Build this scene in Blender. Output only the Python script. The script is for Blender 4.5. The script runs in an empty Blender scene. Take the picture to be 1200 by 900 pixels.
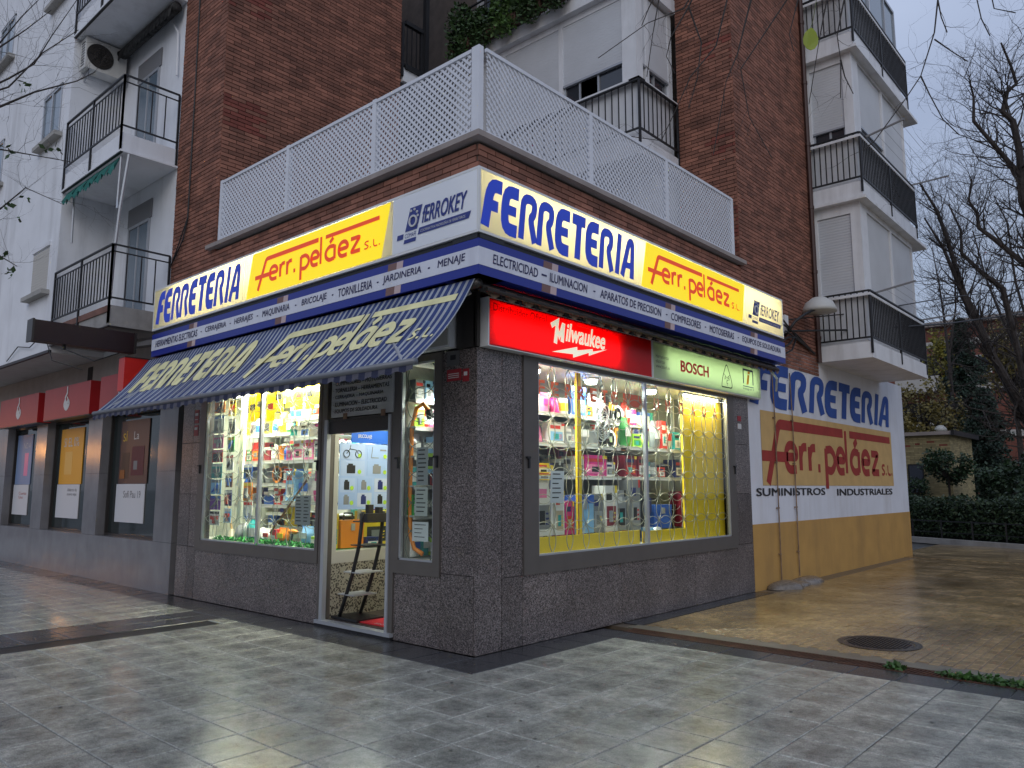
import bpy, math, random
from mathutils import Vector, Matrix
R = math.radians
rnd = random.Random(7)
SC = bpy.context.scene
COL = SC.collection
# ------------------------------------------------------------------ camera
CAMLOC = Vector((5.306, -5.421, 1.6))
cd = bpy.data.cameras.new('camera'); cam = bpy.data.objects.new('camera', cd); COL.objects.link(cam)
cam.location = CAMLOC; cam.rotation_euler = (R(97.66), 0, R(41.75))
cd.sensor_width = 36; cd.lens = 26.985; cd.clip_start = .05; cd.clip_end = 3000
SC.camera = cam
# ------------------------------------------------------------------ dusk sky, light, exposure
SUN_EL, SUN_AZ = 12.0, 140.0       # the sun is low behind the clouds, behind the viewer
w = bpy.data.worlds.new('World'); SC.world = w; w.use_nodes = True
nt = w.node_tree; nt.nodes.clear()
wo = nt.nodes.new('ShaderNodeOutputWorld'); bg = nt.nodes.new('ShaderNodeBackground')
sky = nt.nodes.new('ShaderNodeTexSky'); sky.sky_type = 'NISHITA'; sky.sun_disc = False
sky.sun_elevation = R(SUN_EL); sky.sun_rotation = R(SUN_AZ); sky.air_density = 1.0; sky.dust_density = 1.0; sky.ozone_density = 3
tc = nt.nodes.new('ShaderNodeTexCoord')
mp = nt.nodes.new('ShaderNodeMapping'); mp.inputs['Scale'].default_value = (1.2, 1.2, 3.2)
ns = nt.nodes.new('ShaderNodeTexNoise'); ns.inputs['Scale'].default_value = 1.6; ns.inputs['Detail'].default_value = 5
cr = nt.nodes.new('ShaderNodeValToRGB')
cr.color_ramp.elements[0].position = .3; cr.color_ramp.elements[0].color = (1.85, 2.12, 2.85, 1)
cr.color_ramp.elements[1].position = .75; cr.color_ramp.elements[1].color = (2.45, 2.78, 3.6, 1)
mx = nt.nodes.new('ShaderNodeMix'); mx.data_type = 'RGBA'; mx.inputs[0].default_value = .86
nt.links.new(tc.outputs['Generated'], mp.inputs[0]); nt.links.new(mp.outputs[0], ns.inputs['Vector'])
nt.links.new(ns.outputs['Fac'], cr.inputs[0]); nt.links.new(sky.outputs[0], mx.inputs[6]); nt.links.new(cr.outputs[0], mx.inputs[7])
sx = nt.nodes.new('ShaderNodeSeparateXYZ'); nt.links.new(tc.outputs['Generated'], sx.inputs[0])
mr = nt.nodes.new('ShaderNodeMapRange'); mr.inputs[1].default_value = 0; mr.inputs[2].default_value = 1; mr.inputs[3].default_value = .72; mr.inputs[4].default_value = 2.1; nt.links.new(sx.outputs[2], mr.inputs[0])
vm = nt.nodes.new('ShaderNodeVectorMath'); vm.operation = 'SCALE'; nt.links.new(mx.outputs[2], vm.inputs[0]); nt.links.new(mr.outputs[0], vm.inputs['Scale'])
nt.links.new(vm.outputs[0], bg.inputs[0]); nt.links.new(bg.outputs[0], wo.inputs[0])
bg.inputs[1].default_value = .15
sl = bpy.data.lights.new('sun', 'SUN'); sl.energy = .5; sl.angle = R(30); sl.color = (1, .93, .86)
so = bpy.data.objects.new('sun', sl); COL.objects.link(so)
so.rotation_euler = Vector((math.sin(R(SUN_AZ)) * math.cos(R(SUN_EL + 15)), math.cos(R(SUN_AZ)) * math.cos(R(SUN_EL + 15)), math.sin(R(SUN_EL + 15)))).to_track_quat('Z', 'Y').to_euler()
SC.view_settings.view_transform = 'Standard'; SC.view_settings.look = 'None'
SC.view_settings.exposure = 0.08; SC.view_settings.gamma = 1
SC.cycles.max_bounces = 8; SC.cycles.transparent_max_bounces = 16

# ------------------------------------------------------------------ materials
MATS = {}
def mat(name, col, rough=.6, metal=0, spec=.5, var=0, vscale=4, bump=0, bscale=40, island=0, emit=None, es=0, coat=0, stain=None, stscale=1.5, alpha=None, transl=0):
    if name in MATS: return MATS[name]
    m = bpy.data.materials.new(name); m.use_nodes = True; t = m.node_tree; b = t.nodes['Principled BSDF']; L = t.links.new
    b.inputs['Roughness'].default_value = rough; b.inputs['Metallic'].default_value = metal
    b.inputs['Specular IOR Level'].default_value = spec; b.inputs['Coat Weight'].default_value = coat; b.inputs['Coat Roughness'].default_value = .08
    c4 = (*col, 1); b.inputs['Base Color'].default_value = c4
    src = None
    def co():
        g = t.nodes.new('ShaderNodeNewGeometry'); return g.outputs['Position']
    if var or stain or island:
        rgb = t.nodes.new('ShaderNodeRGB'); rgb.outputs[0].default_value = c4; src = rgb.outputs[0]
    if var:
        n = t.nodes.new('ShaderNodeTexNoise'); n.inputs['Scale'].default_value = vscale; n.inputs['Detail'].default_value = 6; L(co(), n.inputs['Vector'])
        r = t.nodes.new('ShaderNodeMapRange'); r.inputs[1].default_value = .3; r.inputs[2].default_value = .7; r.inputs[3].default_value = 1 - var; r.inputs[4].default_value = 1 + var
        L(n.outputs['Fac'], r.inputs[0]); h = t.nodes.new('ShaderNodeVectorMath'); h.operation = 'SCALE'; L(src, h.inputs[0]); L(r.outputs[0], h.inputs['Scale']); src = h.outputs[0]
    if island:
        g = t.nodes.new('ShaderNodeNewGeometry'); oi = t.nodes.new('ShaderNodeObjectInfo'); a = t.nodes.new('ShaderNodeMath'); a.operation = 'ADD'
        L(g.outputs['Random Per Island'], a.inputs[0]); L(oi.outputs['Random'], a.inputs[1]); f = t.nodes.new('ShaderNodeMath'); f.operation = 'FRACT'; L(a.outputs[0], f.inputs[0])
        r = t.nodes.new('ShaderNodeMapRange'); r.inputs[3].default_value = 1 - island; r.inputs[4].default_value = 1 + island; L(f.outputs[0], r.inputs[0])
        h = t.nodes.new('ShaderNodeVectorMath'); h.operation = 'SCALE'; L(src, h.inputs[0]); L(r.outputs[0], h.inputs['Scale']); src = h.outputs[0]
    if stain:
        mpn = t.nodes.new('ShaderNodeMapping'); mpn.inputs['Scale'].default_value = (1, 1, .14); L(co(), mpn.inputs[0])
        n = t.nodes.new('ShaderNodeTexNoise'); n.inputs['Scale'].default_value = stscale; n.inputs['Detail'].default_value = 8; n.inputs['Roughness'].default_value = .65; L(mpn.outputs[0], n.inputs['Vector'])
        r = t.nodes.new('ShaderNodeMapRange'); r.inputs[1].default_value = .5; r.inputs[2].default_value = .78; r.inputs[4].default_value = .65; L(n.outputs['Fac'], r.inputs[0])
        k = t.nodes.new('ShaderNodeMix'); k.data_type = 'RGBA'; L(r.outputs[0], k.inputs[0]); L(src, k.inputs[6]); k.inputs[7].default_value = (*stain, 1); src = k.outputs[2]
    if src: L(src, b.inputs['Base Color'])
    if bump:
        n = t.nodes.new('ShaderNodeTexNoise'); n.inputs['Scale'].default_value = bscale; n.inputs['Detail'].default_value = 5; L(co(), n.inputs['Vector'])
        bp = t.nodes.new('ShaderNodeBump'); bp.inputs['Strength'].default_value = bump; bp.inputs['Distance'].default_value = .01; L(n.outputs['Fac'], bp.inputs['Height']); L(bp.outputs[0], b.inputs['Normal'])
    if emit: b.inputs['Emission Color'].default_value = (*emit, 1); b.inputs['Emission Strength'].default_value = es
    if transl:
        tr = t.nodes.new('ShaderNodeBsdfTranslucent'); tr.inputs[0].default_value = c4
        ms = t.nodes.new('ShaderNodeMixShader'); ms.inputs[0].default_value = transl
        L(b.outputs[0], ms.inputs[1]); L(tr.outputs[0], ms.inputs[2]); L(ms.outputs[0], t.nodes['Material Output'].inputs[0])
    MATS[name] = m; return m
def glassmat(name, tint, refl=1.0, rough=.0, dark=0):
    if name in MATS: return MATS[name]
    m = bpy.data.materials.new(name); m.use_nodes = True; t = m.node_tree; t.nodes.clear(); L = t.links.new
    o = t.nodes.new('ShaderNodeOutputMaterial'); tr = t.nodes.new('ShaderNodeBsdfTransparent'); tr.inputs[0].default_value = (*tint, 1)
    g = t.nodes.new('ShaderNodeBsdfGlossy'); g.inputs['Roughness'].default_value = rough; g.inputs[0].default_value = (refl, refl, refl, 1)
    lw = t.nodes.new('ShaderNodeLayerWeight'); lw.inputs[0].default_value = .5; pw = t.nodes.new('ShaderNodeMath'); pw.operation = 'POWER'; pw.inputs[1].default_value = 5; L(lw.outputs['Facing'], pw.inputs[0]); f = t.nodes.new('ShaderNodeMapRange'); f.inputs[3].default_value = .025; f.inputs[4].default_value = .7; L(pw.outputs[0], f.inputs[0]); ms = t.nodes.new('ShaderNodeMixShader')
    L(f.outputs[0], ms.inputs[0]); L(tr.outputs[0], ms.inputs[1]); L(g.outputs[0], ms.inputs[2]); L(ms.outputs[0], o.inputs[0])
    MATS[name] = m; return m
def granite():
    m = mat('granite', (.2, .17, .165), .28, spec=.5); t = m.node_tree; b = t.nodes['Principled BSDF']; L = t.links.new
    g = t.nodes.new('ShaderNodeNewGeometry'); v = t.nodes.new('ShaderNodeTexVoronoi'); v.inputs['Scale'].default_value = 115; L(g.outputs['Position'], v.inputs['Vector'])
    c = t.nodes.new('ShaderNodeValToRGB'); c.color_ramp.interpolation = 'CONSTANT'; e = c.color_ramp.elements
    e[0].color = (.03, .028, .028, 1); e[1].position = .26; e[1].color = (.12, .102, .096, 1)
    for p, k in ((.5, (.18, .145, .14, 1)), (.72, (.25, .215, .21, 1)), (.92, (.36, .32, .31, 1))): q = e.new(p); q.color = k
    s = t.nodes.new('ShaderNodeSeparateColor'); L(v.outputs['Color'], s.inputs[0]); L(s.outputs[0], c.inputs[0])
    n = t.nodes.new('ShaderNodeTexNoise'); n.inputs['Scale'].default_value = 1.4; n.inputs['Detail'].default_value = 4; L(g.outputs['Position'], n.inputs['Vector'])
    r = t.nodes.new('ShaderNodeMapRange'); r.inputs[1].default_value = .3; r.inputs[2].default_value = .7; r.inputs[3].default_value = .75; r.inputs[4].default_value = 1.15; L(n.outputs['Fac'], r.inputs[0])
    h = t.nodes.new('ShaderNodeVectorMath'); h.operation = 'SCALE'; L(c.outputs[0], h.inputs[0])
    oi = t.nodes.new('ShaderNodeObjectInfo'); ro = t.nodes.new('ShaderNodeMapRange'); ro.inputs[3].default_value = .66; ro.inputs[4].default_value = 1.0; L(oi.outputs['Random'], ro.inputs[0]); mu = t.nodes.new('ShaderNodeMath'); mu.operation = 'MULTIPLY'; L(r.outputs[0], mu.inputs[0]); L(ro.outputs[0], mu.inputs[1]); L(mu.outputs[0], h.inputs['Scale']); L(h.outputs[0], b.inputs['Base Color'])
    return m
def wetmat(name, col, col2, rlo, rhi, pud, spk=.25, sc=.9, bump=.25, grid=None):
    m = mat(name, col, .3); t = m.node_tree; b = t.nodes['Principled BSDF']; L = t.links.new
    g = t.nodes.new('ShaderNodeNewGeometry'); oi = t.nodes.new('ShaderNodeObjectInfo')
    n = t.nodes.new('ShaderNodeTexNoise'); n.inputs['Scale'].default_value = sc; n.inputs['Detail'].default_value = 7; n.inputs['Roughness'].default_value = .6; L(g.outputs['Position'], n.inputs['Vector'])
    f = t.nodes.new('ShaderNodeTexNoise'); f.inputs['Scale'].default_value = 130; f.inputs['Detail'].default_value = 3; L(g.outputs['Position'], f.inputs['Vector'])
    r = t.nodes.new('ShaderNodeMapRange'); r.inputs[1].default_value = .3; r.inputs[2].default_value = .7; L(n.outputs['Fac'], r.inputs[0])
    k = t.nodes.new('ShaderNodeMix'); k.data_type = 'RGBA'; L(r.outputs[0], k.inputs[0]); k.inputs[6].default_value = (*col, 1); k.inputs[7].default_value = (*col2, 1)
    s = t.nodes.new('ShaderNodeMapRange'); s.inputs[1].default_value = .3; s.inputs[2].default_value = .7; s.inputs[3].default_value = 1 - spk; s.inputs[4].default_value = 1 + spk; L(f.outputs['Fac'], s.inputs[0])
    a = t.nodes.new('ShaderNodeMath'); a.operation = 'ADD'; L(g.outputs['Random Per Island'], a.inputs[0]); L(oi.outputs['Random'], a.inputs[1]); fr = t.nodes.new('ShaderNodeMath'); fr.operation = 'FRACT'; L(a.outputs[0], fr.inputs[0])
    s2 = t.nodes.new('ShaderNodeMapRange'); s2.inputs[3].default_value = .86; s2.inputs[4].default_value = 1.12; L(fr.outputs[0], s2.inputs[0])
    gm = t.nodes.new('ShaderNodeTexNoise'); gm.inputs['Scale'].default_value = 17; gm.inputs['Detail'].default_value = 9; gm.inputs['Roughness'].default_value = .72; L(g.outputs['Position'], gm.inputs['Vector'])
    s3 = t.nodes.new('ShaderNodeMapRange'); s3.inputs[1].default_value = .3; s3.inputs[2].default_value = .7; s3.inputs[3].default_value = .6; s3.inputs[4].default_value = 1.4; L(gm.outputs['Fac'], s3.inputs[0])
    dk = t.nodes.new('ShaderNodeTexNoise'); dk.inputs['Scale'].default_value = 5.5; dk.inputs['Detail'].default_value = 8; dk.inputs['Roughness'].default_value = .7; L(g.outputs['Position'], dk.inputs['Vector'])
    s4 = t.nodes.new('ShaderNodeMapRange'); s4.inputs[1].default_value = .64; s4.inputs[2].default_value = .7; s4.inputs[3].default_value = 1; s4.inputs[4].default_value = .55; L(dk.outputs['Fac'], s4.inputs[0])
    m3 = t.nodes.new('ShaderNodeMath'); m3.operation = 'MULTIPLY'; L(s3.outputs[0], m3.inputs[0]); L(s4.outputs[0], m3.inputs[1]); m4 = t.nodes.new('ShaderNodeMath'); m4.operation = 'MULTIPLY'; L(m3.outputs[0], m4.inputs[0]); L(s.outputs[0], m4.inputs[1])
    mm = t.nodes.new('ShaderNodeMath'); mm.operation = 'MULTIPLY'; L(m4.outputs[0], mm.inputs[0]); L(s2.outputs[0], mm.inputs[1])
    h = t.nodes.new('ShaderNodeVectorMath'); h.operation = 'SCALE'; L(k.outputs[2], h.inputs[0]); L(mm.outputs[0], h.inputs['Scale']); L(h.outputs[0], b.inputs['Base Color'])
    n2 = t.nodes.new('ShaderNodeTexNoise'); n2.inputs['Scale'].default_value = pud; n2.inputs['Detail'].default_value = 9; n2.inputs['Roughness'].default_value = .7; L(g.outputs['Position'], n2.inputs['Vector'])
    r2 = t.nodes.new('ShaderNodeMapRange'); r2.inputs[1].default_value = .28; r2.inputs[2].default_value = .72; r2.inputs[3].default_value = rlo; r2.inputs[4].default_value = rhi; L(n2.outputs['Fac'], r2.inputs[0]); L(r2.outputs[0], b.inputs['Roughness'])
    bp = t.nodes.new('ShaderNodeBump'); bp.inputs['Strength'].default_value = bump; bp.inputs['Distance'].default_value = .004; L(f.outputs['Fac'], bp.inputs['Height']); L(bp.outputs[0], b.inputs['Normal'])
    b.inputs['Specular IOR Level'].default_value = .5
    if grid:        # the middle of every slab stays soaked and dark, its rim dries first
        mo = t.nodes.new('ShaderNodeVectorMath'); mo.operation = 'MULTIPLY_ADD'; mo.inputs[1].default_value = (1 / grid[0],) * 2 + (0,); mo.inputs[2].default_value = (-grid[1] / grid[0] + 100, -grid[2] / grid[0] + 100, 0); L(g.outputs['Position'], mo.inputs[0])
        fc = t.nodes.new('ShaderNodeVectorMath'); fc.operation = 'FRACTION'; L(mo.outputs[0], fc.inputs[0]); sb = t.nodes.new('ShaderNodeVectorMath'); sb.operation = 'SUBTRACT'; sb.inputs[1].default_value = (.5, .5, 0); L(fc.outputs[0], sb.inputs[0])
        ln = t.nodes.new('ShaderNodeVectorMath'); ln.operation = 'LENGTH'; L(sb.outputs[0], ln.inputs[0]); n3 = t.nodes.new('ShaderNodeTexNoise'); n3.inputs['Scale'].default_value = 6; n3.inputs['Detail'].default_value = 6; L(g.outputs['Position'], n3.inputs['Vector'])
        ad = t.nodes.new('ShaderNodeMath'); ad.operation = 'MULTIPLY_ADD'; ad.inputs[1].default_value = 1.5; L(n3.outputs['Fac'], ad.inputs[0]); L(ln.outputs['Value'], ad.inputs[2])
        r4 = t.nodes.new('ShaderNodeMapRange'); r4.interpolation_type = 'SMOOTHSTEP'; r4.inputs[1].default_value = .65; r4.inputs[2].default_value = 1.4; r4.inputs[3].default_value = .74; r4.inputs[4].default_value = 1.22; L(ad.outputs[0], r4.inputs[0])
        h2 = t.nodes.new('ShaderNodeVectorMath'); h2.operation = 'SCALE'; L(h.outputs[0], h2.inputs[0]); L(r4.outputs[0], h2.inputs['Scale']); L(h2.outputs[0], b.inputs['Base Color'])
    return m
WHITE = mat('white_render', (.74, .76, .8), .85, var=.05, vscale=2, bump=.15, bscale=60, stain=(.38, .38, .39), stscale=1.6)
CEIL = mat('soffit_plaster', (.5, .5, .5), .9, var=.06, stain=(.33, .32, .31))
BRICK = mat('clay_brick', (.235, .1, .066), .85, var=.28, vscale=3, island=.32, bump=.3, bscale=120)
REDBRICK = mat('red_clay_brick', (.2, .055, .038), .85, var=.15, vscale=6, island=.2, bump=.3, bscale=120)
MORTAR = mat('dark_mortar', (.085, .068, .058), .95, var=.2, bump=.3, bscale=90)
LIGHTMORTAR = mat('mortar', (.2, .17, .14), .95, var=.2, bump=.3, bscale=90)
GRAN = granite()
IRON = mat('black_iron', (.012, .012, .014), .5)
ALU = mat('grey_aluminium', (.16, .155, .15), .4, metal=.3, var=.08)
BRONZE = mat('dark_aluminium', (.05, .045, .042), .4, metal=.4)
LALU = mat('pale_aluminium', (.42, .44, .47), .4, metal=.4)
WPAINT = mat('white_paint', (.72, .73, .75), .5, var=.05, stain=(.36, .35, .34), stscale=2.2)
SHUT = mat('shutter_plastic', (.62, .64, .67), .5, var=.06, vscale=1.5)
PVC = mat('lattice_plastic', (.66, .68, .73), .45, var=.04)
CONC = mat('concrete', (.3, .29, .28), .9, var=.15, bump=.4, stain=(.16, .15, .14), stscale=3)
BEIGE = mat('beige_slab', (.3, .26, .24), .85, var=.12, stain=(.22, .19, .17))
GLASS = glassmat('shop_glass', (.95, .98, .96))
DGLASS = mat('dark_window_glass', (.03, .035, .045), .05, spec=.8)
BGLASS = mat('blue_window_glass', (.14, .19, .24), .06, spec=.9)
DARK = mat('dark_interior', (.012, .012, .013), .9)
BLUE = mat('sign_blue', (.012, .026, .27), .35)
BANDW = mat('sign_white_vinyl', (.68, .7, .78), .35, var=.05, stain=(.4, .4, .45), stscale=2)
# ------------------------------------------------------------------ object helpers
def meta(o, label=None, cat=None, group=None, kind=None):
    if label: o['label'] = label
    if cat: o['category'] = cat
    if group: o['group'] = group
    if kind: o['kind'] = kind
    return o
def thing(name, loc, label, cat, group=None):
    o = bpy.data.objects.new(name, None); COL.objects.link(o); o.location = loc; o.empty_display_size = .1
    return meta(o, label, cat, group)
def wloc(o):
    v = Vector((0, 0, 0))
    while o is not None: v += o.location; o = o.parent
    return v
SPLITN = {'corner_post', 'balcony_slab', 'awning_arm', 'rail', 'parapet', 'sill', 'gallery_post', 'back_wall', 'end_cap', 'upright', 'folding_arm', 'window', 'terrace_coping', 'fascia', 'door_track', 'bracket', 'flange', 'paved_surface', 'tool_head', 'shutter_edge', 'soffit', 'bare_brick', 'chain', 'wall', 'post'}
class MB:
    def __init__(s): s.v = []; s.f = []
    def quad(s, *p):
        i = len(s.v); s.v += [tuple(q) for q in p]; s.f.append(tuple(range(i, i + len(p)))); return s
    def box(s, x0, x1, y0, y1, z0, z1):
        i = len(s.v); s.v += [(x, y, z) for z in (z0, z1) for y in (y0, y1) for x in (x0, x1)]
        s.f += [tuple(i + k for k in q) for q in ((0, 2, 3, 1), (4, 5, 7, 6), (0, 1, 5, 4), (1, 3, 7, 5), (3, 2, 6, 7), (2, 0, 4, 6))]; return s
    def obox(s, O, A, B, C):
        O, A, B, C = map(Vector, (O, A, B, C)); i = len(s.v)
        if A.cross(B).dot(C) < 0: A, B = B, A
        s.v += [tuple(O + A * a + B * b + C * c) for c in (0, 1) for b in (0, 1) for a in (0, 1)]
        s.f += [tuple(i + k for k in q) for q in ((0, 2, 3, 1), (4, 5, 7, 6), (0, 1, 5, 4), (1, 3, 7, 5), (3, 2, 6, 7), (2, 0, 4, 6))]; return s
    def bar(s, a, b, w, h=None, up=(0, 0, 1)):
        a, b = Vector(a), Vector(b); h = h or w; d = (b - a); u = Vector(up)
        if abs(d.normalized().dot(u)) > .98: u = Vector((1, 0, 0))
        x = d.cross(u).normalized() * w; y = x.cross(d).normalized() * h
        return s.obox(a - x / 2 - y / 2, d, x, y)
    def tube(s, pts, rad, n=8, cap=True):
        pts = [Vector(p) for p in pts]; k = len(pts)
        if not hasattr(rad, '__len__'): rad = [rad] * k
        i0 = len(s.v); ref = None
        for i, p in enumerate(pts):
            d = (pts[min(i + 1, k - 1)] - pts[max(i - 1, 0)]).normalized()
            if ref is None: ref = d.orthogonal().normalized()
            ref = (ref - d * ref.dot(d)); ref = ref.normalized() if ref.length > 1e-6 else d.orthogonal().normalized(); b = d.cross(ref)
            for j in range(n):
                a = 2 * math.pi * j / n; s.v.append(tuple(p + (ref * math.cos(a) + b * math.sin(a)) * rad[i]))
        for i in range(k - 1):
            for j in range(n):
                a = i0 + i * n + j; c = i0 + i * n + (j + 1) % n; s.f.append((a, c, c + n, a + n))
        if cap: s.f.append(tuple(i0 + j for j in range(n))[::-1]); s.f.append(tuple(i0 + (k - 1) * n + j for j in range(n)))
        return s
    def lathe(s, O, prof, n=16, axis=(0, 0, 1)):
        O = Vector(O); ax = Vector(axis).normalized(); u = ax.orthogonal().normalized(); v = ax.cross(u); i0 = len(s.v)
        for r, h in prof:
            for j in range(n):
                a = 2 * math.pi * j / n; s.v.append(tuple(O + ax * h + (u * math.cos(a) + v * math.sin(a)) * max(r, 1e-4)))
        for i in range(len(prof) - 1):
            for j in range(n):
                a = i0 + i * n + j; c = i0 + i * n + (j + 1) % n; s.f.append((a, c, c + n, a + n))
        s.f.append(tuple(i0 + j for j in range(n))[::-1]); s.f.append(tuple(i0 + (len(prof) - 1) * n + j for j in range(n)))
        return s
    def ring(s, O, U, V, r, t, n=24, m=4):
        O, U, V = map(Vector, (O, U, V)); N = U.cross(V); i0 = len(s.v)
        for i in range(n):
            a = 2 * math.pi * i / n; d = U * math.cos(a) + V * math.sin(a)
            for j in range(m):
                b = 2 * math.pi * (j + .5) / m; s.v.append(tuple(O + d * (r + t * math.cos(b)) + N * t * math.sin(b)))
        for i in range(n):
            for j in range(m):
                s.f.append((i0 + i * m + j, i0 + ((i + 1) % n) * m + j, i0 + ((i + 1) % n) * m + (j + 1) % m, i0 + i * m + (j + 1) % m))
        return s
    def fb(s, F, u0, u1, v0, v1, n0, n1):      # box in a facade frame
        a = F(u0, v0, n0); return s.obox(a, F(u1, v0, n0) - a, F(u0, v1, n0) - a, F(u0, v0, n1) - a)
    def strip(s, F, pts, w, n=.004, th=0):       # flat stroke with mitred joints in a facade frame
        P = [Vector(p) for p in pts]; k = len(P); L = []; Rr = []
        for i in range(k):
            if i == 0: d = (P[1] - P[0]).normalized(); q = Vector((-d.y, d.x)); m = 1
            elif i == k - 1: d = (P[-1] - P[-2]).normalized(); q = Vector((-d.y, d.x)); m = 1
            else:
                d1 = (P[i] - P[i - 1]).normalized(); d2 = (P[i + 1] - P[i]).normalized(); q = Vector((-d1.y - d2.y, d1.x + d2.x))
                if q.length < .05: q = Vector((-d1.y, d1.x))
                q.normalize(); m = min(1 / max(q.dot(Vector((-d1.y, d1.x))), .35), 2)
            L.append(P[i] + q * w * .5 * m); Rr.append(P[i] - q * w * .5 * m)
        i0 = len(s.v)
        for i in range(k): s.v += [tuple(F(*L[i], n)), tuple(F(*Rr[i], n))]
        for i in range(k - 1): s.f.append((i0 + 2 * i, i0 + 2 * i + 1, i0 + 2 * i + 3, i0 + 2 * i + 2))
        return s
    def fpoly(s, F, pts, n=.004):
        return s.quad(*[F(u, v, n) for u, v in pts])
    def add(s, m, at, rot=0, sc=1):
        i = len(s.v); c, q = math.cos(rot), math.sin(rot)
        s.v += [(at[0] + sc * (x * c - y * q), at[1] + sc * (x * q + y * c), at[2] + sc * z) for x, y, z in m.v]; s.f += [tuple(i + k for k in f) for f in m.f]; return s
    def islands(s):
        par = list(range(len(s.v)))
        def fd(a):
            while par[a] != a: par[a] = par[par[a]]; a = par[a]
            return a
        for f in s.f:
            for a in f[1:]: par[fd(a)] = fd(f[0])
        g = {}
        for f in s.f: g.setdefault(fd(f[0]), []).append(f)
        out = []
        for fs in g.values():
            b = MB(); mp_ = {}
            for f in fs:
                for a in f:
                    if a not in mp_: mp_[a] = len(b.v); b.v.append(s.v[a])
                b.f.append(tuple(mp_[a] for a in f))
            out.append(b)
        return out
    def build(s, name, m, parent=None, smooth=False, label=None, cat=None, group=None, kind=None, origin=None):
        if parent is not None and kind is None and name in SPLITN:
            isl = s.islands()
            if len(isl) > 1:
                for q in isl: r = q.build(name, m, parent, smooth, label, kind='')
                return r
        kind = kind or None
        me = bpy.data.meshes.new(name)
        if parent is not None: o0 = wloc(parent)
        else: o0 = Vector(origin) if origin is not None else Vector((0, 0, 0))
        me.from_pydata([(x - o0.x, y - o0.y, z - o0.z) for x, y, z in s.v], [], s.f); me.update()
        if m: me.materials.append(m)
        if smooth: me.polygons.foreach_set('use_smooth', [True] * len(me.polygons))
        o = bpy.data.objects.new(name, me); COL.objects.link(o)
        if parent is not None: o.parent = parent
        else: o.location = o0
        return meta(o, label, cat, group, kind)
def build2(parts, name, parent, kind=None):
    """one welded sheet with several materials (a printed or woven pattern, not separate pieces)"""
    import bmesh
    me = bpy.data.meshes.new(name); o0 = wloc(parent); V = []; Fc = []; mi = []
    for k, (b, m) in enumerate(parts):
        me.materials.append(m); i = len(V); V += [(x - o0.x, y - o0.y, z - o0.z) for x, y, z in b.v]; Fc += [tuple(i + a for a in f) for f in b.f]; mi += [k] * len(b.f)
    me.from_pydata(V, [], Fc); me.polygons.foreach_set('material_index', mi); bm = bmesh.new(); bm.from_mesh(me); bmesh.ops.remove_doubles(bm, verts=bm.verts, dist=.0006); bm.to_mesh(me); bm.free()
    o = bpy.data.objects.new(name, me); COL.objects.link(o); o.parent = parent; return meta(o, kind=kind)
def copy_tree(o, parent=None):
    c = o.copy(); COL.objects.link(c); c.parent = parent
    for ch in list(o.children): copy_tree(ch, c)
    return c
def FL(u, v, n): return Vector((u, -n, v))         # left facade: looks to -Y
def FR(u, v, n): return Vector((n, u, v))          # right facade: looks to +X
def off(F, k): return lambda u, v, n: F(u, v, n + k)
def rounded(pts, r, k=4):
    P = [Vector(p) for p in pts]; out = [P[0]]
    for i in range(1, len(P) - 1):
        a, b, c = P[i - 1], P[i], P[i + 1]; ra = min(r, (a - b).length * .48); rc = min(r, (c - b).length * .48)
        s, e = b + (a - b).normalized() * ra, b + (c - b).normalized() * rc
        for j in range(k + 1): t = j / k; out.append(s * (1 - t) ** 2 + b * 2 * t * (1 - t) + e * t * t)
    out.append(P[-1]); return out
# heavy slanted capitals of the shop name; unit cell: width .62, height 1
CAPS = {
 'F': [([(.1, 0), (.2, .88), (.6, .88)], .23, .34), ([(.2, .46), (.5, .46)], .19, 0)],
 'E': [([(.6, .1), (.14, .1), (.14, .89), (.6, .89)], .22, .3), ([(.16, .5), (.54, .5)], .17, 0)],
 'R': [([(.08, 0), (.1, .9), (.52, .9), (.52, .6), (.38, .5), (.6, 0)], .17, .2)],
 'T': [([(.02, .9), (.6, .9)], .21, 0), ([(.32, .84), (.3, 0)], .2, 0)],
 'I': [([(.18, 0), (.26, 1)], .17, 0)],
 'A': [([(.04, 0), (.34, .9), (.52, .9), (.54, 0)], .17, .12), ([(.16, .3), (.54, .3)], .13, 0)],
}
ADV = {'I': .4, 'A': .68, 'T': .62, 'F': .6}
def caps_word(word, F, u0, u1, v0, v1, m, parent, n=.004, shear=.12, name='letter'):
    tot = sum(ADV.get(c, .68) for c in word); h = v1 - v0; k = (u1 - u0) / tot; x = 0
    for c in word:
        b = MB()
        for q, (pts, wd, rr) in enumerate(CAPS[c]):
            P = rounded(pts, rr) if rr else [Vector(p) for p in pts]
            # stroke width follows the cell: build in unit cell, then stretch
            G = lambda a, bb, nn, x=x: F(u0 + (x + a + shear * (bb - .5)) * k, v0 + bb * h, nn)
            b.strip(G, P, wd * 1.22, n + q * .0006)
        b.build(name, m, parent); x += ADV.get(c, .68)
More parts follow.
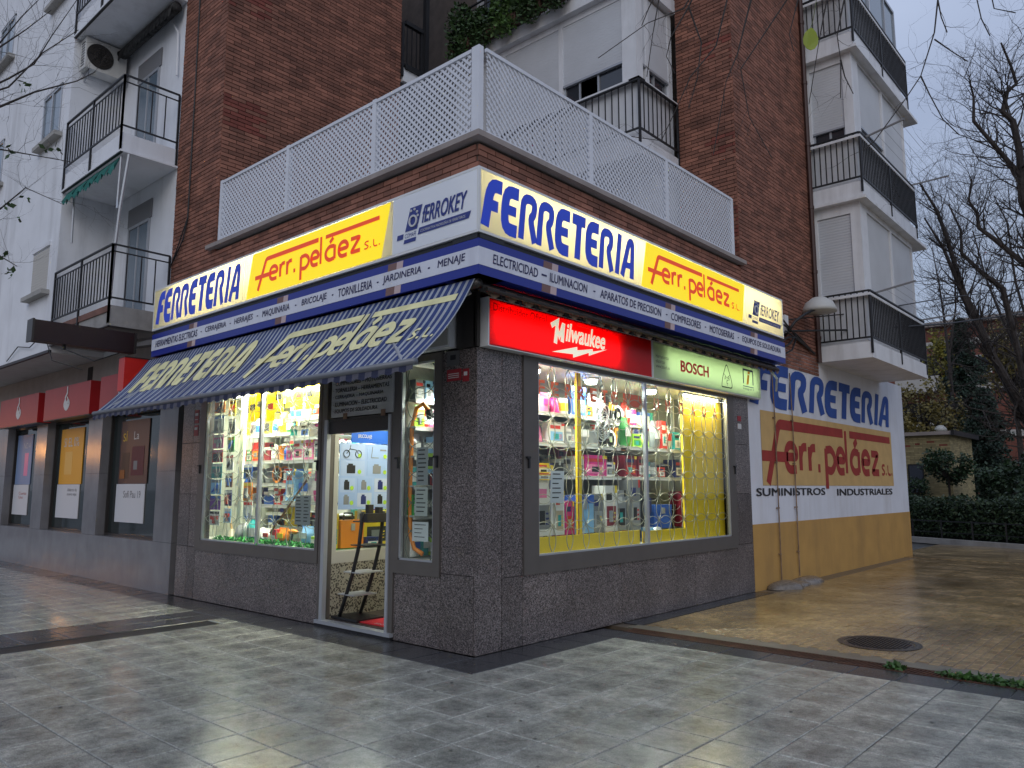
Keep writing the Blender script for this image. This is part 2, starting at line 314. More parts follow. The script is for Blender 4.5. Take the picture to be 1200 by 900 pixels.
LOW = {
 'e': [[(.05, .52), (.95, .52), (.95, .75), (.7, 1), (.3, 1), (.04, .75), (.04, .25), (.3, 0), (.9, .03)]],
 'r': [[(.1, 0), (.1, 1)], [(.12, .6), (.35, .97), (.9, .97)]],
 'p': [[(.08, -.75), (.08, 1)], [(.08, .93), (.6, 1), (.95, .7), (.95, .3), (.6, 0), (.08, .08)]],
 'a': [[(.95, 0), (.95, 1)], [(.93, .93), (.4, 1), (.05, .7), (.05, .3), (.4, 0), (.93, .08)], [(.45, 1.25), (.8, 1.55)]],
 'z': [[(.05, .97), (.92, .97), (.08, .04), (.95, .04)]],
 '.': [[(.0, .12), (.35, .12)]],
 'S': [[(1, .95), (.4, 1), (.02, .75), (.5, .52), (.98, .28), (.6, 0), (0, .06)]],
 'L': [[(.1, 1), (.1, .03), (.95, .03)]],
}
def ferr_logo(F, u0, u1, v0, v1, m, parent, n=.004, wt=1.0, reg=True):
    W, H = u1 - u0, v1 - v0
    G = lambda a, b, nn: F(u0 + a * W, v0 + b * H, nn)
    asp = H / W
    def st(name, strokes, w):
        b = MB()
        for q, p in enumerate(strokes):
            Q = [Vector((x * W, y * H)) for x, y in p]; Q = rounded(Q, H * .09) if len(Q) > 2 else Q
            b.strip(lambda a, c, nn: F(u0 + a, v0 + c, nn), Q, w * H * wt, n + .0006 * q)
        b.build(name, m, parent)
    st('letter', [[(.03, .0), (.1, .93), (.545, .93)], [(0, .42), (.14, .42)]], .135)
    st('logo_bar', [[(.6, .93), (.985, .93)]], .115)
    st('letter', [[(.565, .985), (.565, .2)]], .1)
    for ch, x, wd in (('e', .135, .072), ('r', .225, .05), ('r', .285, .05), ('.', .345, .045), ('p', .4, .075), ('e', .488, .062), ('a', .6, .075), ('e', .7, .07), ('z', .785, .075)):
        st('letter', [[(x + a * wd, .22 + b * .4) for a, b in s] for s in LOW[ch]], .118)
    for ch, x in (('S', .885), ('L', .945)): st('letter', [[(x + a * .03, .2 + b * .2) for a, b in s] for s in LOW[ch]] + [[(x + .038, .215), (x + .046, .215)]], .042)
def text(s, F, u0, u1, v0, v1, m, parent, n=.004, shear=0, name='lettering', bold=0, keep=False, label=None):
    cu = bpy.data.curves.new('t', 'FONT'); cu.body = s; cu.size = 1; cu.offset = 0; cu.resolution_u = 3; cu.shear = shear; cu.space_line = .95
    ob = bpy.data.objects.new('t', cu); me = bpy.data.meshes.new_from_object(ob)
    xs = [v.co.x for v in me.vertices]; ys = [v.co.y for v in me.vertices]; x0, x1, y0, y1 = min(xs), max(xs), min(ys), max(ys)
    kx, ky = (u1 - u0) / (x1 - x0), (v1 - v0) / (y1 - y0)
    if keep: kx = ky = min(kx, ky)
    b = MB(); cps = [(0, 0)] if not bold else [(-bold, -bold * .6), (bold, -bold * .6), (-bold, bold * .6), (bold, bold * .6), (0, 0)]
    for q, (dx, dy) in enumerate(cps):
        i = len(b.v); b.v += [tuple(F(u0 + (v.co.x - x0 + dx) * kx, v0 + (v.co.y - y0 + dy) * ky, n + .0003 * q)) for v in me.vertices]; b.f += [tuple(i + a for a in p.vertices) for p in me.polygons]
    bpy.data.objects.remove(ob); bpy.data.meshes.remove(me); bpy.data.curves.remove(cu)
    o = b.build(name, m, parent)
    if label: o['label'] = label
    return o
def area(name, loc, rot, sx, sy, watts, col):
    l = bpy.data.lights.new(name, 'AREA'); l.shape = 'RECTANGLE'; l.size = sx; l.size_y = sy; l.energy = watts; l.color = col
    o = bpy.data.objects.new(name, l); COL.objects.link(o); o.location = loc; o.rotation_euler = rot; return o
def at(px, py, dist):          # a point on the sight line through a pixel of the photograph, at a real distance
    P, H = R(7.66), R(41.75); f = 899.5
    fw = Vector((-math.sin(H) * math.cos(P), math.cos(H) * math.cos(P), math.sin(P))); rt = Vector((math.cos(H), math.sin(H), 0)); up = rt.cross(fw)
    d = fw + rt * ((px - 600) / f) + up * ((450 - py) / f); return CAMLOC + d * dist
# ================================================================== THE GROUND
J = mat('wet_joint', (.012, .012, .011), .35)
TILE = wetmat('grey_paving', (.185, .184, .158), (.315, .312, .268), .04, .26, 2.2, .4, 1.6, .22, (.3955, .45, 1.68))
DTILE = wetmat('dark_border_stone', (.028, .028, .031), (.05, .05, .052), .1, .35, 1.3)
SAND = wetmat('sandy_paving', (.12, .08, .04), (.4, .28, .135), .05, .3, 1.6, .4, sc=.8, bump=.3)
EARTH = wetmat('asphalt_ground', (.05, .05, .05), (.08, .078, .07), .3, .6, .5)
g = MB(); g.quad((-400, -400, -.06), (400, -400, -.06), (400, 500, -.06), (-400, 500, -.06)); g.build('ground', EARTH, kind='structure')
plaza = MB().box(-24, 10, -14, 2.06, -.05, -.008).build('plaza_pavement', J, kind='structure')
T = .3955
tmesh = {}
def tile_obj(name, x0, x1, y0, y1, m, par, z=0.0):
    k = (round(x1 - x0, 3), round(y1 - y0, 3), m.name)
    if k not in tmesh:
        b = MB(); dx, dy = x1 - x0, y1 - y0; gp = .004; bv = .005
        b.box(gp, dx - gp, gp, dy - gp, -.03, -bv)
        lo = [(gp, gp), (dx - gp, gp), (dx - gp, dy - gp), (gp, dy - gp)]; hi = [(gp + bv, gp + bv), (dx - gp - bv, gp + bv), (dx - gp - bv, dy - gp - bv), (gp + bv, dy - gp - bv)]
        for i in range(4): j = (i + 1) % 4; b.quad((*lo[i], -bv), (*lo[j], -bv), (*hi[j], 0), (*hi[i], 0))
        b.quad(*[(*p, 0) for p in hi])
        me = bpy.data.meshes.new(name); me.from_pydata(b.v, [], b.f); me.materials.append(m); tmesh[k] = me
    o = bpy.data.objects.new(name, tmesh[k]); COL.objects.link(o); o.parent = par; o.location = (x0, y0, z + rnd.uniform(-.0012, .0012)); return o
tiles = []
xs = [.45 + T * i for i in range(-11, 24)]; ys = [1.68 - T * j for j in range(0, 36)]
for i in range(len(xs) - 1):
    for j in range(len(ys) - 1):
        x0, x1, y1, y0 = xs[i], xs[i + 1], ys[j], ys[j + 1]
        if x0 < .44 and y1 > -.69: continue
        if x1 < -3.5: continue
        x0 = max(x0, -3.86); tiles.append((x0, x1, y0, y1))
for i in range(len(xs) - 1):
    if xs[i] < .44: tiles.append((max(xs[i], -3.86), xs[i + 1], -.69 - .012, -.5))
for i in range(44):
    for j in range(30): x1 = -4.69 - T * i; y1 = -.46 - T * j; tiles.append((x1 - T, x1, y1 - T, y1))
def vis(t):
    c = Vector(((t[0] + t[1]) / 2, (t[2] + t[3]) / 2, 0)) - CAMLOC; P, H = R(7.66), R(41.75)
    fw = Vector((-math.sin(H) * math.cos(P), math.cos(H) * math.cos(P), math.sin(P))); rt = Vector((math.cos(H), math.sin(H), 0)); up = rt.cross(fw)
    z = c.dot(fw)
    if z < .3: return 1e6
    u, v = c.dot(rt) / z * 899.5, c.dot(up) / z * 899.5
    return z if abs(u) < 640 and abs(v) < 490 else 1e5 + z
tiles.sort(key=vis)
for t in tiles[:300]: tile_obj('paving_tile', *t, TILE, plaza)
b = MB()
for t in tiles[300:]: b.box(t[0] + .003, t[1] - .003, t[2] + .003, t[3] - .003, -.03, rnd.uniform(-.001, .001))
b.build('paving_tile', TILE, plaza, kind='stuff')
dark = []
for k in range(48): dark.append((-.05 - .4 * k - .35, -.05 - .4 * k + .05, -.5, -.02))
for k in range(5): dark.append((0.0, .45, -.5 + .4363 * k, -.5 + .4363 * (k + 1)))
for k in range(16): dark.append((.02 + .4 * k + .03, .42 + .4 * k + .03, 1.682, 2.05))
for j in range(34): dark.append((-4.69, -4.275, -.5 - .43 * (j + 1), -.5 - .43 * j)); dark.append((-4.275, -3.86, -.5 - .43 * (j + 1), -.5 - .43 * j))
for t in dark: tile_obj('border_slab', *t, DTILE, plaza, -.001)
# side pavement
side = MB().box(-.4, 30, 2.3, 19.2, -.05, -.008).build('side_pavement', mat('sandy_joint', (.13, .1, .07), .35), kind='structure')
pv = []
for i in range(60):
    for j in range(70):
        x = .28 + .1 * i * 1.0; y = 2.52 + .2 * j + (.1 if i % 2 else 0)
        if y < 14 and x < 5.6: pv.append((x, x + .1, y, y + .2))
far = []
pv.sort(key=vis)
for t in pv[:290]: tile_obj('paver', *t, SAND, side)
b = MB()
for t in pv[290:]: b.box(t[0] + .002, t[1] - .002, t[2] + .002, t[3] - .002, -.03, rnd.uniform(-.0015, .0015))
b.build('paver', SAND, side, kind='stuff')
b = MB()
b.box(5.7, 30, 2.52, 19, -.03, .001); b.box(-.4, 5.68, 14.15, 19, -.03, .001); b.build('paved_surface', SAND, side)
MB().box(.22, 30, 2.29, 2.5, -.04, .004).build('concrete_edging', mat('wet_concrete', (.13, .115, .09), .35, var=.3), side)
b = MB(); b.box(.02, .26, 2.5, 6.25, -.04, .002); b.build('border_slab', DTILE, side)
# drain with its grate
dr = thing('drain_channel', (3, 2.17, 0), 'long narrow rusty iron drain grate running between the grey plaza and the sandy paving', 'drain')
RUST = mat('rusty_iron', (.07, .028, .015), .6, metal=.3, var=.4, vscale=9)
b = MB(); b.box(.3, 9, 2.055, 2.075, -.05, .003); b.box(.3, 9, 2.265, 2.285, -.05, .003); b.build('frame', RUST, dr)
MB().box(.3, 9, 2.075, 2.265, -.06, -.045).build('channel_bottom', mat('wet_mud', (.012, .011, .01), .3), dr)
b = MB()
for k in range(250):
    x = .3 + .034 * k; b.obox((x, 2.075, -.03), (.014, 0, 0), (.03, .19, 0), (0, 0, .03))
b.build('grate_bar', RUST, dr, kind='stuff')
def leafcloud(b, c, rx, ry, rz, n, s, r=rnd, flat=0, shell=.0, cond=None):
    for _ in range(n):
        while True:
            p = Vector((r.uniform(-1, 1), r.uniform(-1, 1), r.uniform(-1, 1)))
            if p.length <= 1 and p.length >= shell: break
        q = Vector((c[0] + p.x * rx, c[1] + p.y * ry, c[2] + p.z * rz))
        if cond and not cond(q): continue
        a = Vector((r.gauss(0, 1), r.gauss(0, 1), r.gauss(0, .6) - flat)).normalized(); d = a.cross(Vector((r.gauss(0, 1), r.gauss(0, 1), r.gauss(0, 1)))).normalized()
        k = s * r.uniform(.6, 1.4); i = len(b.v)
        b.v += [tuple(q), tuple(q + a * k * .5 + d * k * .3), tuple(q + a * k), tuple(q + a * k * .5 - d * k * .3)]; b.f.append((i, i + 1, i + 2, i + 3))
WEED = mat('weed_leaf', (.04, .1, .02), .5, island=.5)
for x0, x1, lb in ((3.02, 3.2, 'small tuft of green weeds growing in the drain grate, nearer the wall'), (3.42, 4.35, 'long row of green weeds growing along the right end of the drain grate')):
    b = MB(); leafcloud(b, ((x0 + x1) / 2, 2.17, .01), (x1 - x0) / 2, .09, .03, int(600 * (x1 - x0)), .045)
    b.build('weed_patch', WEED, label=lb, cat='weeds', kind='stuff')
# manhole
mh = thing('manhole_cover', (2.66, 3.25, 0), 'round iron manhole cover sunk in the wet sandy paving', 'manhole cover')
IRONW = mat('wet_cast_iron', (.03, .028, .028), .25, metal=.5, bump=.4, bscale=30)
MB().lathe((2.66, 3.25, 0), [(.40, -.02), (.40, .005), (.335, .006), (.335, -.0), (.33, -.02)], 40).build('frame', IRONW, mh)
b = MB(); b.lathe((2.66, 3.25, 0), [(.325, -.02), (.325, .003)], 40); b.build('cover', IRONW, mh)
b = MB()
for i in range(-9, 10):
    for j in range(-9, 10):
        if i * i + j * j < 80: b.box(2.66 + i * .034 - .01, 2.66 + i * .034 + .01, 3.25 + j * .034 - .01, 3.25 + j * .034 + .01, .003, .009)
b.build('stud', IRONW, mh, kind='stuff')
# cement lumps at the foot of the painted wall
b = MB()
for cx, cy, rx, ry, rz in ((.16, 6.95, .24, .42, .12), (.14, 7.9, .2, .6, .1), (.12, 7.4, .2, .5, .07)):
    i0 = len(b.v); nu, nv = 14, 6
    for v in range(nv + 1):
        for u in range(nu):
            a = 2 * math.pi * u / nu; e = math.pi / 2 * v / nv; k = 1 + .12 * math.sin(3 * a + cx * 9) ; b.v.append((cx + rx * k * math.cos(a) * math.cos(e), cy + ry * k * math.sin(a) * math.cos(e), rz * math.sin(e)))
    for v in range(nv):
        for u in range(nu): a = i0 + v * nu + u; c = i0 + v * nu + (u + 1) % nu; b.f.append((a, c, c + nu, a + nu))
b.build('cement_mound', wetmat('wet_cement', (.13, .11, .09), (.2, .17, .14), .1, .35, 3), smooth=True, label='lumpy wet cement mound covering the foot of the two wall pipes', cat='mound', origin=(.15, 7.3, 0))
b = MB()
for _ in range(170):
    x, y = rnd.uniform(-7, 4), rnd.uniform(-4.6, 1.6)
    if x > 0 or y < -.55: r_ = rnd.uniform(.006, .016); b.quad(*[(x + r_ * math.cos(a) * rnd.uniform(.8, 1.2), y + r_ * math.sin(a), .0045) for a in [math.pi * k / 4 for k in range(8)]])
b.build('gum_spot', mat('gum_grey', (.04, .04, .038), .6), plaza, kind='stuff')
# rain litter: pale specks and leaves
b = MB()
for _ in range(60):
    x, y = rnd.uniform(-6, 3.5), rnd.uniform(-4, 1.5)
    if x > -.1 or y < -.6: a = rnd.uniform(0, 6.28); s = rnd.uniform(.008, .02); b.quad((x, y, .0042), (x + s * math.cos(a), y + s * math.sin(a), .008), (x + s * math.cos(a + 1), y + s * math.sin(a + 1), .006), (x + s * .7 * math.cos(a + 1.8), y + s * .7 * math.sin(a + 1.8), .0042))
b.build('leaf_litter', mat('dead_leaf', (.03, .022, .015), .5), label='tiny dark bits of leaf litter scattered over the wet grey tiles', cat='litter', kind='stuff')

# ================================================================== BRICK APARTMENT BUILDING
BB = thing('brick_building', (-3, 4, 0), 'dark brown brick apartment building rising above the corner shop, with white enclosed balconies', 'building')
bmesh_cache = {}
def brickwork(F, u0, u1, v0, v1, single=0, redzone=None, base=.0, mortar=MORTAR, tag='a', phase=0):
    """courses of real bricks standing proud of a mortar face"""
    H, Lb = .065, .252; out = []; row = 0; v = v0
    while v + H <= v1 + .001:
        u = u0 - (Lb / 2 if row % 2 else 0) - phase
        while u < u1 - .01:
            a, c = max(u, u0), min(u + Lb, u1)
            if c - a > .04: out.append((a + .005, c - .006 if c < u1 else c, v + .006, v + H - .006))
            u += Lb
        v += H; row += 1
    return out
ALLB = []
def add_bricks(F, tag, us, redzone=None):
    for q in us:
        mid = F((q[0] + q[1]) / 2, (q[2] + q[3]) / 2, 0)
        red = bool(redzone and redzone(*q)); ALLB.append(((mid - CAMLOC).length, F, tag, q, red))
# --- walls (mortar faces)
def wall(name, x0, x1, y0, y1, z0, z1, m, par=None): return MB().box(x0, x1, y0, y1, z0, z1).build(name, m, par or BB)
wall('wall', -5.7, -.012, .012, .3, 3.56, 5.16, MORTAR)                       # parapet above the shop, street side
wall('wall', -.3, -.012, .3, 6.2, 3.56, 5.16, MORTAR)
wall('wall', -7.04, -5.587, .012, 3.54, 3.56, 16, MORTAR)                      # left tower
wall('wall', -1.06, -.012, 6.112, 9.33, 3.56, 16, MORTAR)                      # right tower
wall('wall', -14, -1.06, 6.5, 13.9, 3.2, 16, MORTAR)                           # core behind
wall('wall', -1.06, -.03, 9.33, 13.5, 4.0, 16, WPAINT)
add_bricks(FL, 'L', brickwork(FL, -5.7, 0, 3.98, 5.16))
add_bricks(FR, 'R', brickwork(FR, 0, 6.1, 3.98, 5.16, phase=.12))
def rz1(a, c, d, e): return a > -.5 - 5.575 and False
add_bricks(FL, 'L', brickwork(FL, -7.05, -5.575, 3.98, 11.2))
FX = lambda u, v, n: Vector((-5.575 + n, u, v))
add_bricks(FX, 'R', brickwork(FX, 0, 3.53, 5.0, 11.3), lambda a, c, d, e: a < .55 and (7.2 < d < 7.7 or 9.2 < d < 9.7) and rnd.random() < .6)
FY = lambda u, v, n: Vector((u, 6.1 - n, v))
add_bricks(FY, 'L', brickwork(FY, -1.05, 0, 4.9, 12.2), lambda a, c, d, e: c > -.4 and (5.1 < d < 6.2 or 7.1 < d < 7.5 or 8.8 < d < 9.2) and rnd.random() < .55)
add_bricks(FR, 'R', brickwork(FR, 6.1, 9.35, 3.7, 12.4))
ALLB.sort(key=lambda t: t[0])
bs = {False: MB(), True: MB()}; nsing = 0; lite = MB()
for dist, F, tag, q, red in ALLB:
    m = REDBRICK if red else BRICK; full = (q[1] - q[0]) > .235
    if nsing < 290 and full and q[2] > 4.55:
        k = (tag, red)
        if k not in bmesh_cache:
            b = MB(); G = FL if tag == 'L' else FR; b.fb(G, 0, .241, 0, .053, -.02, .006)
            me = bpy.data.meshes.new('brick'); me.from_pydata(b.v, [], b.f); me.materials.append(m); bmesh_cache[k] = me
        o = bpy.data.objects.new('brick', bmesh_cache[k]); COL.objects.link(o); o.parent = BB; o.location = F(q[0], q[2], rnd.uniform(-.002, .002)) - BB.location; nsing += 1
    else: bs[red].fb(F, *q, -.02, .006 + rnd.uniform(-.003, .002))
bs[False].build('brick', BRICK, BB, kind='stuff'); bs[True].build('red_brick', REDBRICK, BB, kind='stuff')
# terrace slab
b = MB(); b.box(-5.73, .09, -.09, .35, 5.19, 5.25); b.box(-.35, .09, .35, 6.16, 5.19, 5.25); b.build('terrace_coping', BEIGE, BB)
MB().box(-5.55, -.3, .3, 6.1, 4.2, 4.3).build('terrace_floor', CONC, BB)
# first floor wall behind the lattice
b = MB(); b.box(-5.45, -1.2, 5.6, 6.5, 4.3, 7.1); b.build('wall', WHITE, BB)
b = MB(); b.box(-4.6, -3.4, 5.56, 5.6, 4.3, 6.6); b.box(-2.7, -1.7, 5.56, 5.6, 5.0, 6.6); b.build('window', DGLASS, BB)
b = MB(); b.box(-5.55, -1.04, 4.83, 6.1, 7.0, 7.3); b.box(-5.6, -1.04, 4.80, 6.1, 10.05, 10.3); b.build('balcony_slab', WPAINT, BB)
# --- railings
def railing(par, pts, z0, z1, sp, posts=True, t=.03, below=.25, double=True, bt=.016, m=IRON):
    b = MB()
    for a, c in zip(pts[:-1], pts[1:]):
        b.bar((*a, z1), (*c, z1), t * 1.3, t * .7); b.bar((*a, z0), (*c, z0), t * .8)
        if double: b.bar((*a, z1 - .11), (*c, z1 - .11), t * .6)
    for a in pts: b.bar((*a, z0 - below), (*a, z1), t)
    r = b.build('railing', m, par)
    top = z1 - .11 if double else z1
    mb = MB().bar((0, 0, 0), (0, 0, top - z0), bt); me = bpy.data.meshes.new('baluster'); me.from_pydata(mb.v, [], mb.f); me.materials.append(m)
    for a, c in zip(pts[:-1], pts[1:]):
        a, c = Vector(a), Vector(c); n = max(int((c - a).length / sp), 1)
        for k in range(1, n):
            p = a.lerp(c, k / n); o = bpy.data.objects.new('baluster', me); COL.objects.link(o); o.parent = r; o.location = Vector((p.x, p.y, z0)) - wloc(r)
    return r
def shutter(par, F, u0, u1, v0, v1, n=.0, m=SHUT, fr=.05):
    """roller shutter of ribbed slats in a white frame"""
    b = MB(); v = v0; h = .055
    while v < v1 - .001:
        t = min(v + h, v1); a_ = v + (t - v) * .84; b.quad(F(u0, v, n + .012), F(u1, v, n + .012), F(u1, a_, n + .02), F(u0, a_, n + .02)); b.quad(F(u0, a_, n + .02), F(u1, a_, n + .02), F(u1, a_, n - .004), F(u0, a_, n - .004)); b.quad(F(u0, a_, n - .004), F(u1, a_, n - .004), F(u1, t, n - .004), F(u0, t, n - .004)); b.quad(F(u0, t, n - .004), F(u1, t, n - .004), F(u1, t, n + .012), F(u0, t, n + .012)); v += h
    s = b.build('roller_shutter', m, par)
    MB().fb(F, u0, u1, v0 - .04, v0, n, n + .03).build('bottom_rail', LALU, s); return s
def frame(par, F, u0, u1, v0, v1, w=.05, n0=0, n1=.03, m=LALU, name='window', mid=None, glass=DGLASS):
    b = MB(); b.fb(F, u0, u1, v0, v0 + w, n0, n1); b.fb(F, u0, u1, v1 - w, v1, n0, n1); b.fb(F, u0, u0 + w, v0 + w, v1 - w, n0, n1); b.fb(F, u1 - w, u1, v0 + w, v1 - w, n0, n1)
    for q in (mid or []): b.fb(F, q - w / 2, q + w / 2, v0 + w, v1 - w, n0, n1)
    o = b.build(name, m, par)
    if glass:
        e = [u0 + w] + [x for q in (mid or []) for x in (q - w / 2, q + w / 2)] + [u1 - w]
        for k in range(0, len(e), 2): MB().fb(F, e[k], e[k + 1], v0 + w, v1 - w, (n0 + n1) / 2 - .006, (n0 + n1) / 2).build('pane', glass, o)
    return o
# --- enclosed balcony over the terrace (second floor): street face y=4.83, end face x=-1.04
FA = lambda u, v, n: Vector((u, 4.93 - n, v)); FBx = lambda u, v, n: Vector((-1.14 + n, u, v))
b = MB(); b.fb(FA, -5.55, -1.14, 7.3, 8.32, -.2, 0); b.fb(FBx, 4.96, 6.1, 7.3, 8.32, -.2, .002); b.fb(FA, -5.55, -1.14, 8.32, 10.05, -.4, -.3)
b.fb(FA, -5.55, -1.14, 9.93, 10.05, -.1, 0); b.build('parapet', WPAINT, BB)
b = MB(); b.fb(FA, -1.42, -1.14, 8.32, 10.05, -.2, .004); b.fb(FBx, 4.96, 5.12, 8.32, 10.05, -.1, .003); b.fb(FA, -2.79, -2.70, 8.32, 9.93, -.1, .006); b.fb(FA, -4.2, -4.11, 8.32, 9.93, -.1, .006); b.fb(FBx, 5.98, 6.1, 8.32, 10.05, -.1, .004); b.build('corner_post', WPAINT, BB)
shutter(BB, FA, -2.70, -1.42, 8.79, 9.93, -.03); shutter(BB, FA, -4.11, -2.79, 8.36, 9.93, -.03); shutter(BB, FA, -5.5, -4.2, 8.36, 9.93, -.03); shutter(BB, FBx, 5.12, 5.98, 8.72, 10.0, -.03)
frame(BB, FA, -2.70, -1.42, 8.34, 8.79, .035, -.09, -.04, mid=[-1.95, -2.05 + .12 - .42]); frame(BB, FBx, 5.12, 5.98, 8.34, 8.72, .035, -.09, -.04, mid=[5.55])
b = MB(); b.fb(FA, -5.55, -1.04, 8.30, 8.34, -.1, .1); b.fb(FBx, 4.83, 6.1, 8.30, 8.34, -.1, .1); b.build('sill', WPAINT, BB)
railing(BB, [(-5.5, 4.83), (-1.04, 4.83), (-1.04, 6.08)], 7.43, 8.28, .135, double=False, t=.035)
# --- third floor gallery with plants
railing(BB, [(-5.56, 3.55), (-5.56, 4.03)], 9.75, 10.6, .12, double=False, t=.05)
railing(BB, [(-5.5, 4.83), (-3.7, 4.83), (-1.04, 4.83)], 10.3, 11.3, .13, double=True, t=.03, below=.2)
FG = lambda u, v, n: Vector((u, 5.6 - n, v))
b = MB(); b.fb(FG, -5.55, -1.04, 10.3, 13, -.2, 0); b.build('wall', mat('grey_cladding', (.3, .3, .31), .7, var=.1), BB)
frame(BB, FG, -5.3, -4.1, 10.6, 12.6, .06, .0, .04, m=BRONZE, mid=[-4.7], glass=DGLASS)
b = MB(); b.bar((-5.5, 4.1, 9.4), (-5.5, 4.1, 13), .09); b.bar((-5.55, 3.6, 9.7), (-5.55, 4.1, 9.7), .1); b.bar((-5.55, 3.6, 10.62), (-5.55, 4.1, 10.62), .08); b.bar((-5.5, 4.1, 11.4), (-4.6, 4.83, 11.4), .05); b.build('gallery_post', IRON, BB)
MB().box(-5.62, -5.55, 3.58, 4.1, 9.4, 9.68).build('balcony_slab', WPAINT, BB)
# --- right stack of enclosed balconies
SX, SY, EY = 1.0, 9.36, 13.1
FS = lambda u, v, n: Vector((u, 9.46 - n, v)); FF = lambda u, v, n: Vector((.9 + n, u, v))
for lv, z0 in enumerate((3.97, 7.07, 10.12)):
    b = MB(); b.box(-.05, SX, SY, EY + .05, z0, z0 + .3); b.box(-.04, SX - .06, SY + .06, EY, z0 + .3, z0 + .34)
    if lv: b.box(.0, SX + .06, SY - .05, EY + .55, z0 - .06, z0)
    b.build('balcony_slab', WPAINT, BB)
    zt = z0 + 1.22
    b = MB(); b.box(.02, .9, 9.46, 9.56, z0 + .34, zt - .02); b.box(.8, .9, 9.56, EY - .1, z0 + .34, zt - .02); b.build('parapet', WPAINT, BB)
    b = MB(); b.box(-.0, SX + .02, SY - .02, 9.5, zt - .05, zt); b.box(.84, SX + .02, 9.5, EY, zt - .05, zt); b.build('sill', WPAINT, BB)
    railing(BB, [(.03, SY), (SX, SY), (SX, 11.2), (SX, EY)], z0 + .38, zt + .04, .1, double=False, t=.038, below=.3, bt=.02)
    top = z0 + 3.04 if lv < 2 else 13.4
    if lv == 2:
        b = MB(); b.box(.03, .16, 9.46, 9.6, zt, top); b.box(.78, .9, 9.46, 9.6, zt, top); b.box(.8, .9, 10.9, 11, zt, top); b.build('corner_post', WPAINT, BB)
        MB().box(.16, .78, 9.5, 9.53, zt, top).build('pane', DARK, BB); frame(BB, FF, 9.6, 12.9, zt, 12.6, .06, -.06, 0, mid=[10.9, 12.1], glass=BGLASS)  # near-black sheet painted for the shade inside the open top balcony
        continue
    b = MB(); b.box(.0, .09, 9.46, 9.6, zt, top); b.box(.72, .9, 9.46, 9.86, zt, top); b.box(.09, .72, 9.46, 9.6, z0 + 2.84, top); b.box(.8, .9, 9.86, EY - .1, z0 + 2.93, top); b.box(.8, .9, 11.36, 11.46, zt, z0 + 2.93); b.box(.8, .9, 12.95, EY - .1, zt, z0 + 2.93); b.box(0, .8, 9.6, EY - .2, z0 + .34, z0 + .36); b.build('corner_post', WPAINT, BB)
    lo = zt + (.32 if lv == 1 else .02)
    shutter(BB, FS, .09, .72, lo, z0 + 2.84, -.05); shutter(BB, FF, 9.86, 11.36, zt + (.42 if lv else .02), z0 + 2.93, -.05); shutter(BB, FF, 11.46, 12.95, zt + (.1 if lv else .02), z0 + 2.93, -.05)
    if lv: frame(BB, FS, .09, .72, zt, lo, .04, -.1, -.06, mid=[.42]); frame(BB, FF, 9.86, 11.36, zt, zt + .4, .04, -.1, -.06, mid=[10.6])
    b = MB()                                             # clothes line bracket
    b.bar((SX, 9.7, zt + .05), (SX + .75, 9.55, zt + .12), .03); b.bar((SX, EY - .2, zt + .05), (SX + .75, EY - .1, zt + .1), .03)
    for k in range(4): b.bar((SX + .2 + .16 * k, 9.62, zt + .08), (SX + .2 + .16 * k, EY - .12, zt + .08), .004)
    b.build('clothes_line', mat('dull_aluminium', (.25, .25, .26), .5), label='clothes line on brackets outside the %s balcony at the far right' % ('lowest', 'middle', 'topmost')[lv], cat='clothes line', origin=(SX, 10, zt))
# drainpipe
b = MB(); b.tube([(.06, 9.27, 3.95), (.06, 9.27, 13)], .045, 8)
for k in range(7): b.tube([(.06, 9.27, 4.4 + 1.3 * k), (.06, 9.27, 4.46 + 1.3 * k)], .056, 8)
b.build('drainpipe', mat('brown_pipe', (.05, .02, .016), .5), label='brown drainpipe running up the brick wall beside the white balconies', cat='pipe', origin=(.06, 9.27, 4))
# --- painted side wall
b = MB(); b.box(-.3, -.005, 6.18, 14.85, 1.02, 4.05); b.box(-9, -.3, 13.0, 14.85, .0, 4.05); b.build('painted_wall', mat('white_wall_paint', (.66, .68, .74), .75, var=.06, vscale=1.5, bump=.15, stain=(.42, .4, .38), stscale=1.2), BB)
MB().box(-.3, 0, 6.18, 14.86, -.05, 1.02).build('ochre_dado', mat('ochre_paint', (.47, .27, .075), .7, var=.1, vscale=2, bump=.2, stain=(.25, .15, .06), stscale=1.4), BB)
OCH = mat('ochre_panel_paint', (.55, .36, .14), .75, var=.08); MBLUE = mat('mural_blue', (.02, .07, .3), .75, var=.1); MRED = mat('mural_red', (.3, .028, .02), .75, var=.12); MBLK = mat('mural_black', (.02, .02, .024), .8)
MB().fpoly(FR, [(6.62, 1.63), (13.72, 1.63), (13.72, 2.86), (6.62, 2.86)], .001).build('ochre_panel', OCH, BB)
caps_word('FER', FR, 6.35, 8.72, 2.95, 3.68, MBLUE, BB, .003); caps_word('RETERIA', FR, 8.85, 13.72, 2.97, 3.68, MBLUE, BB, .003)
ferr_logo(FR, 6.62, 13.7, 1.66, 2.74, MRED, BB, .004, wt=1.2)
text('SUMINISTROS', FR, 6.36, 9.35, 1.46, 1.585, MBLK, BB, bold=.02); text('INDUSTRIALES', FR, 10.0, 13.55, 1.44, 1.57, MBLK, BB, bold=.02)
PIPE = mat('painted_conduit', (.2, .13, .08), .6, var=.5, vscale=8)
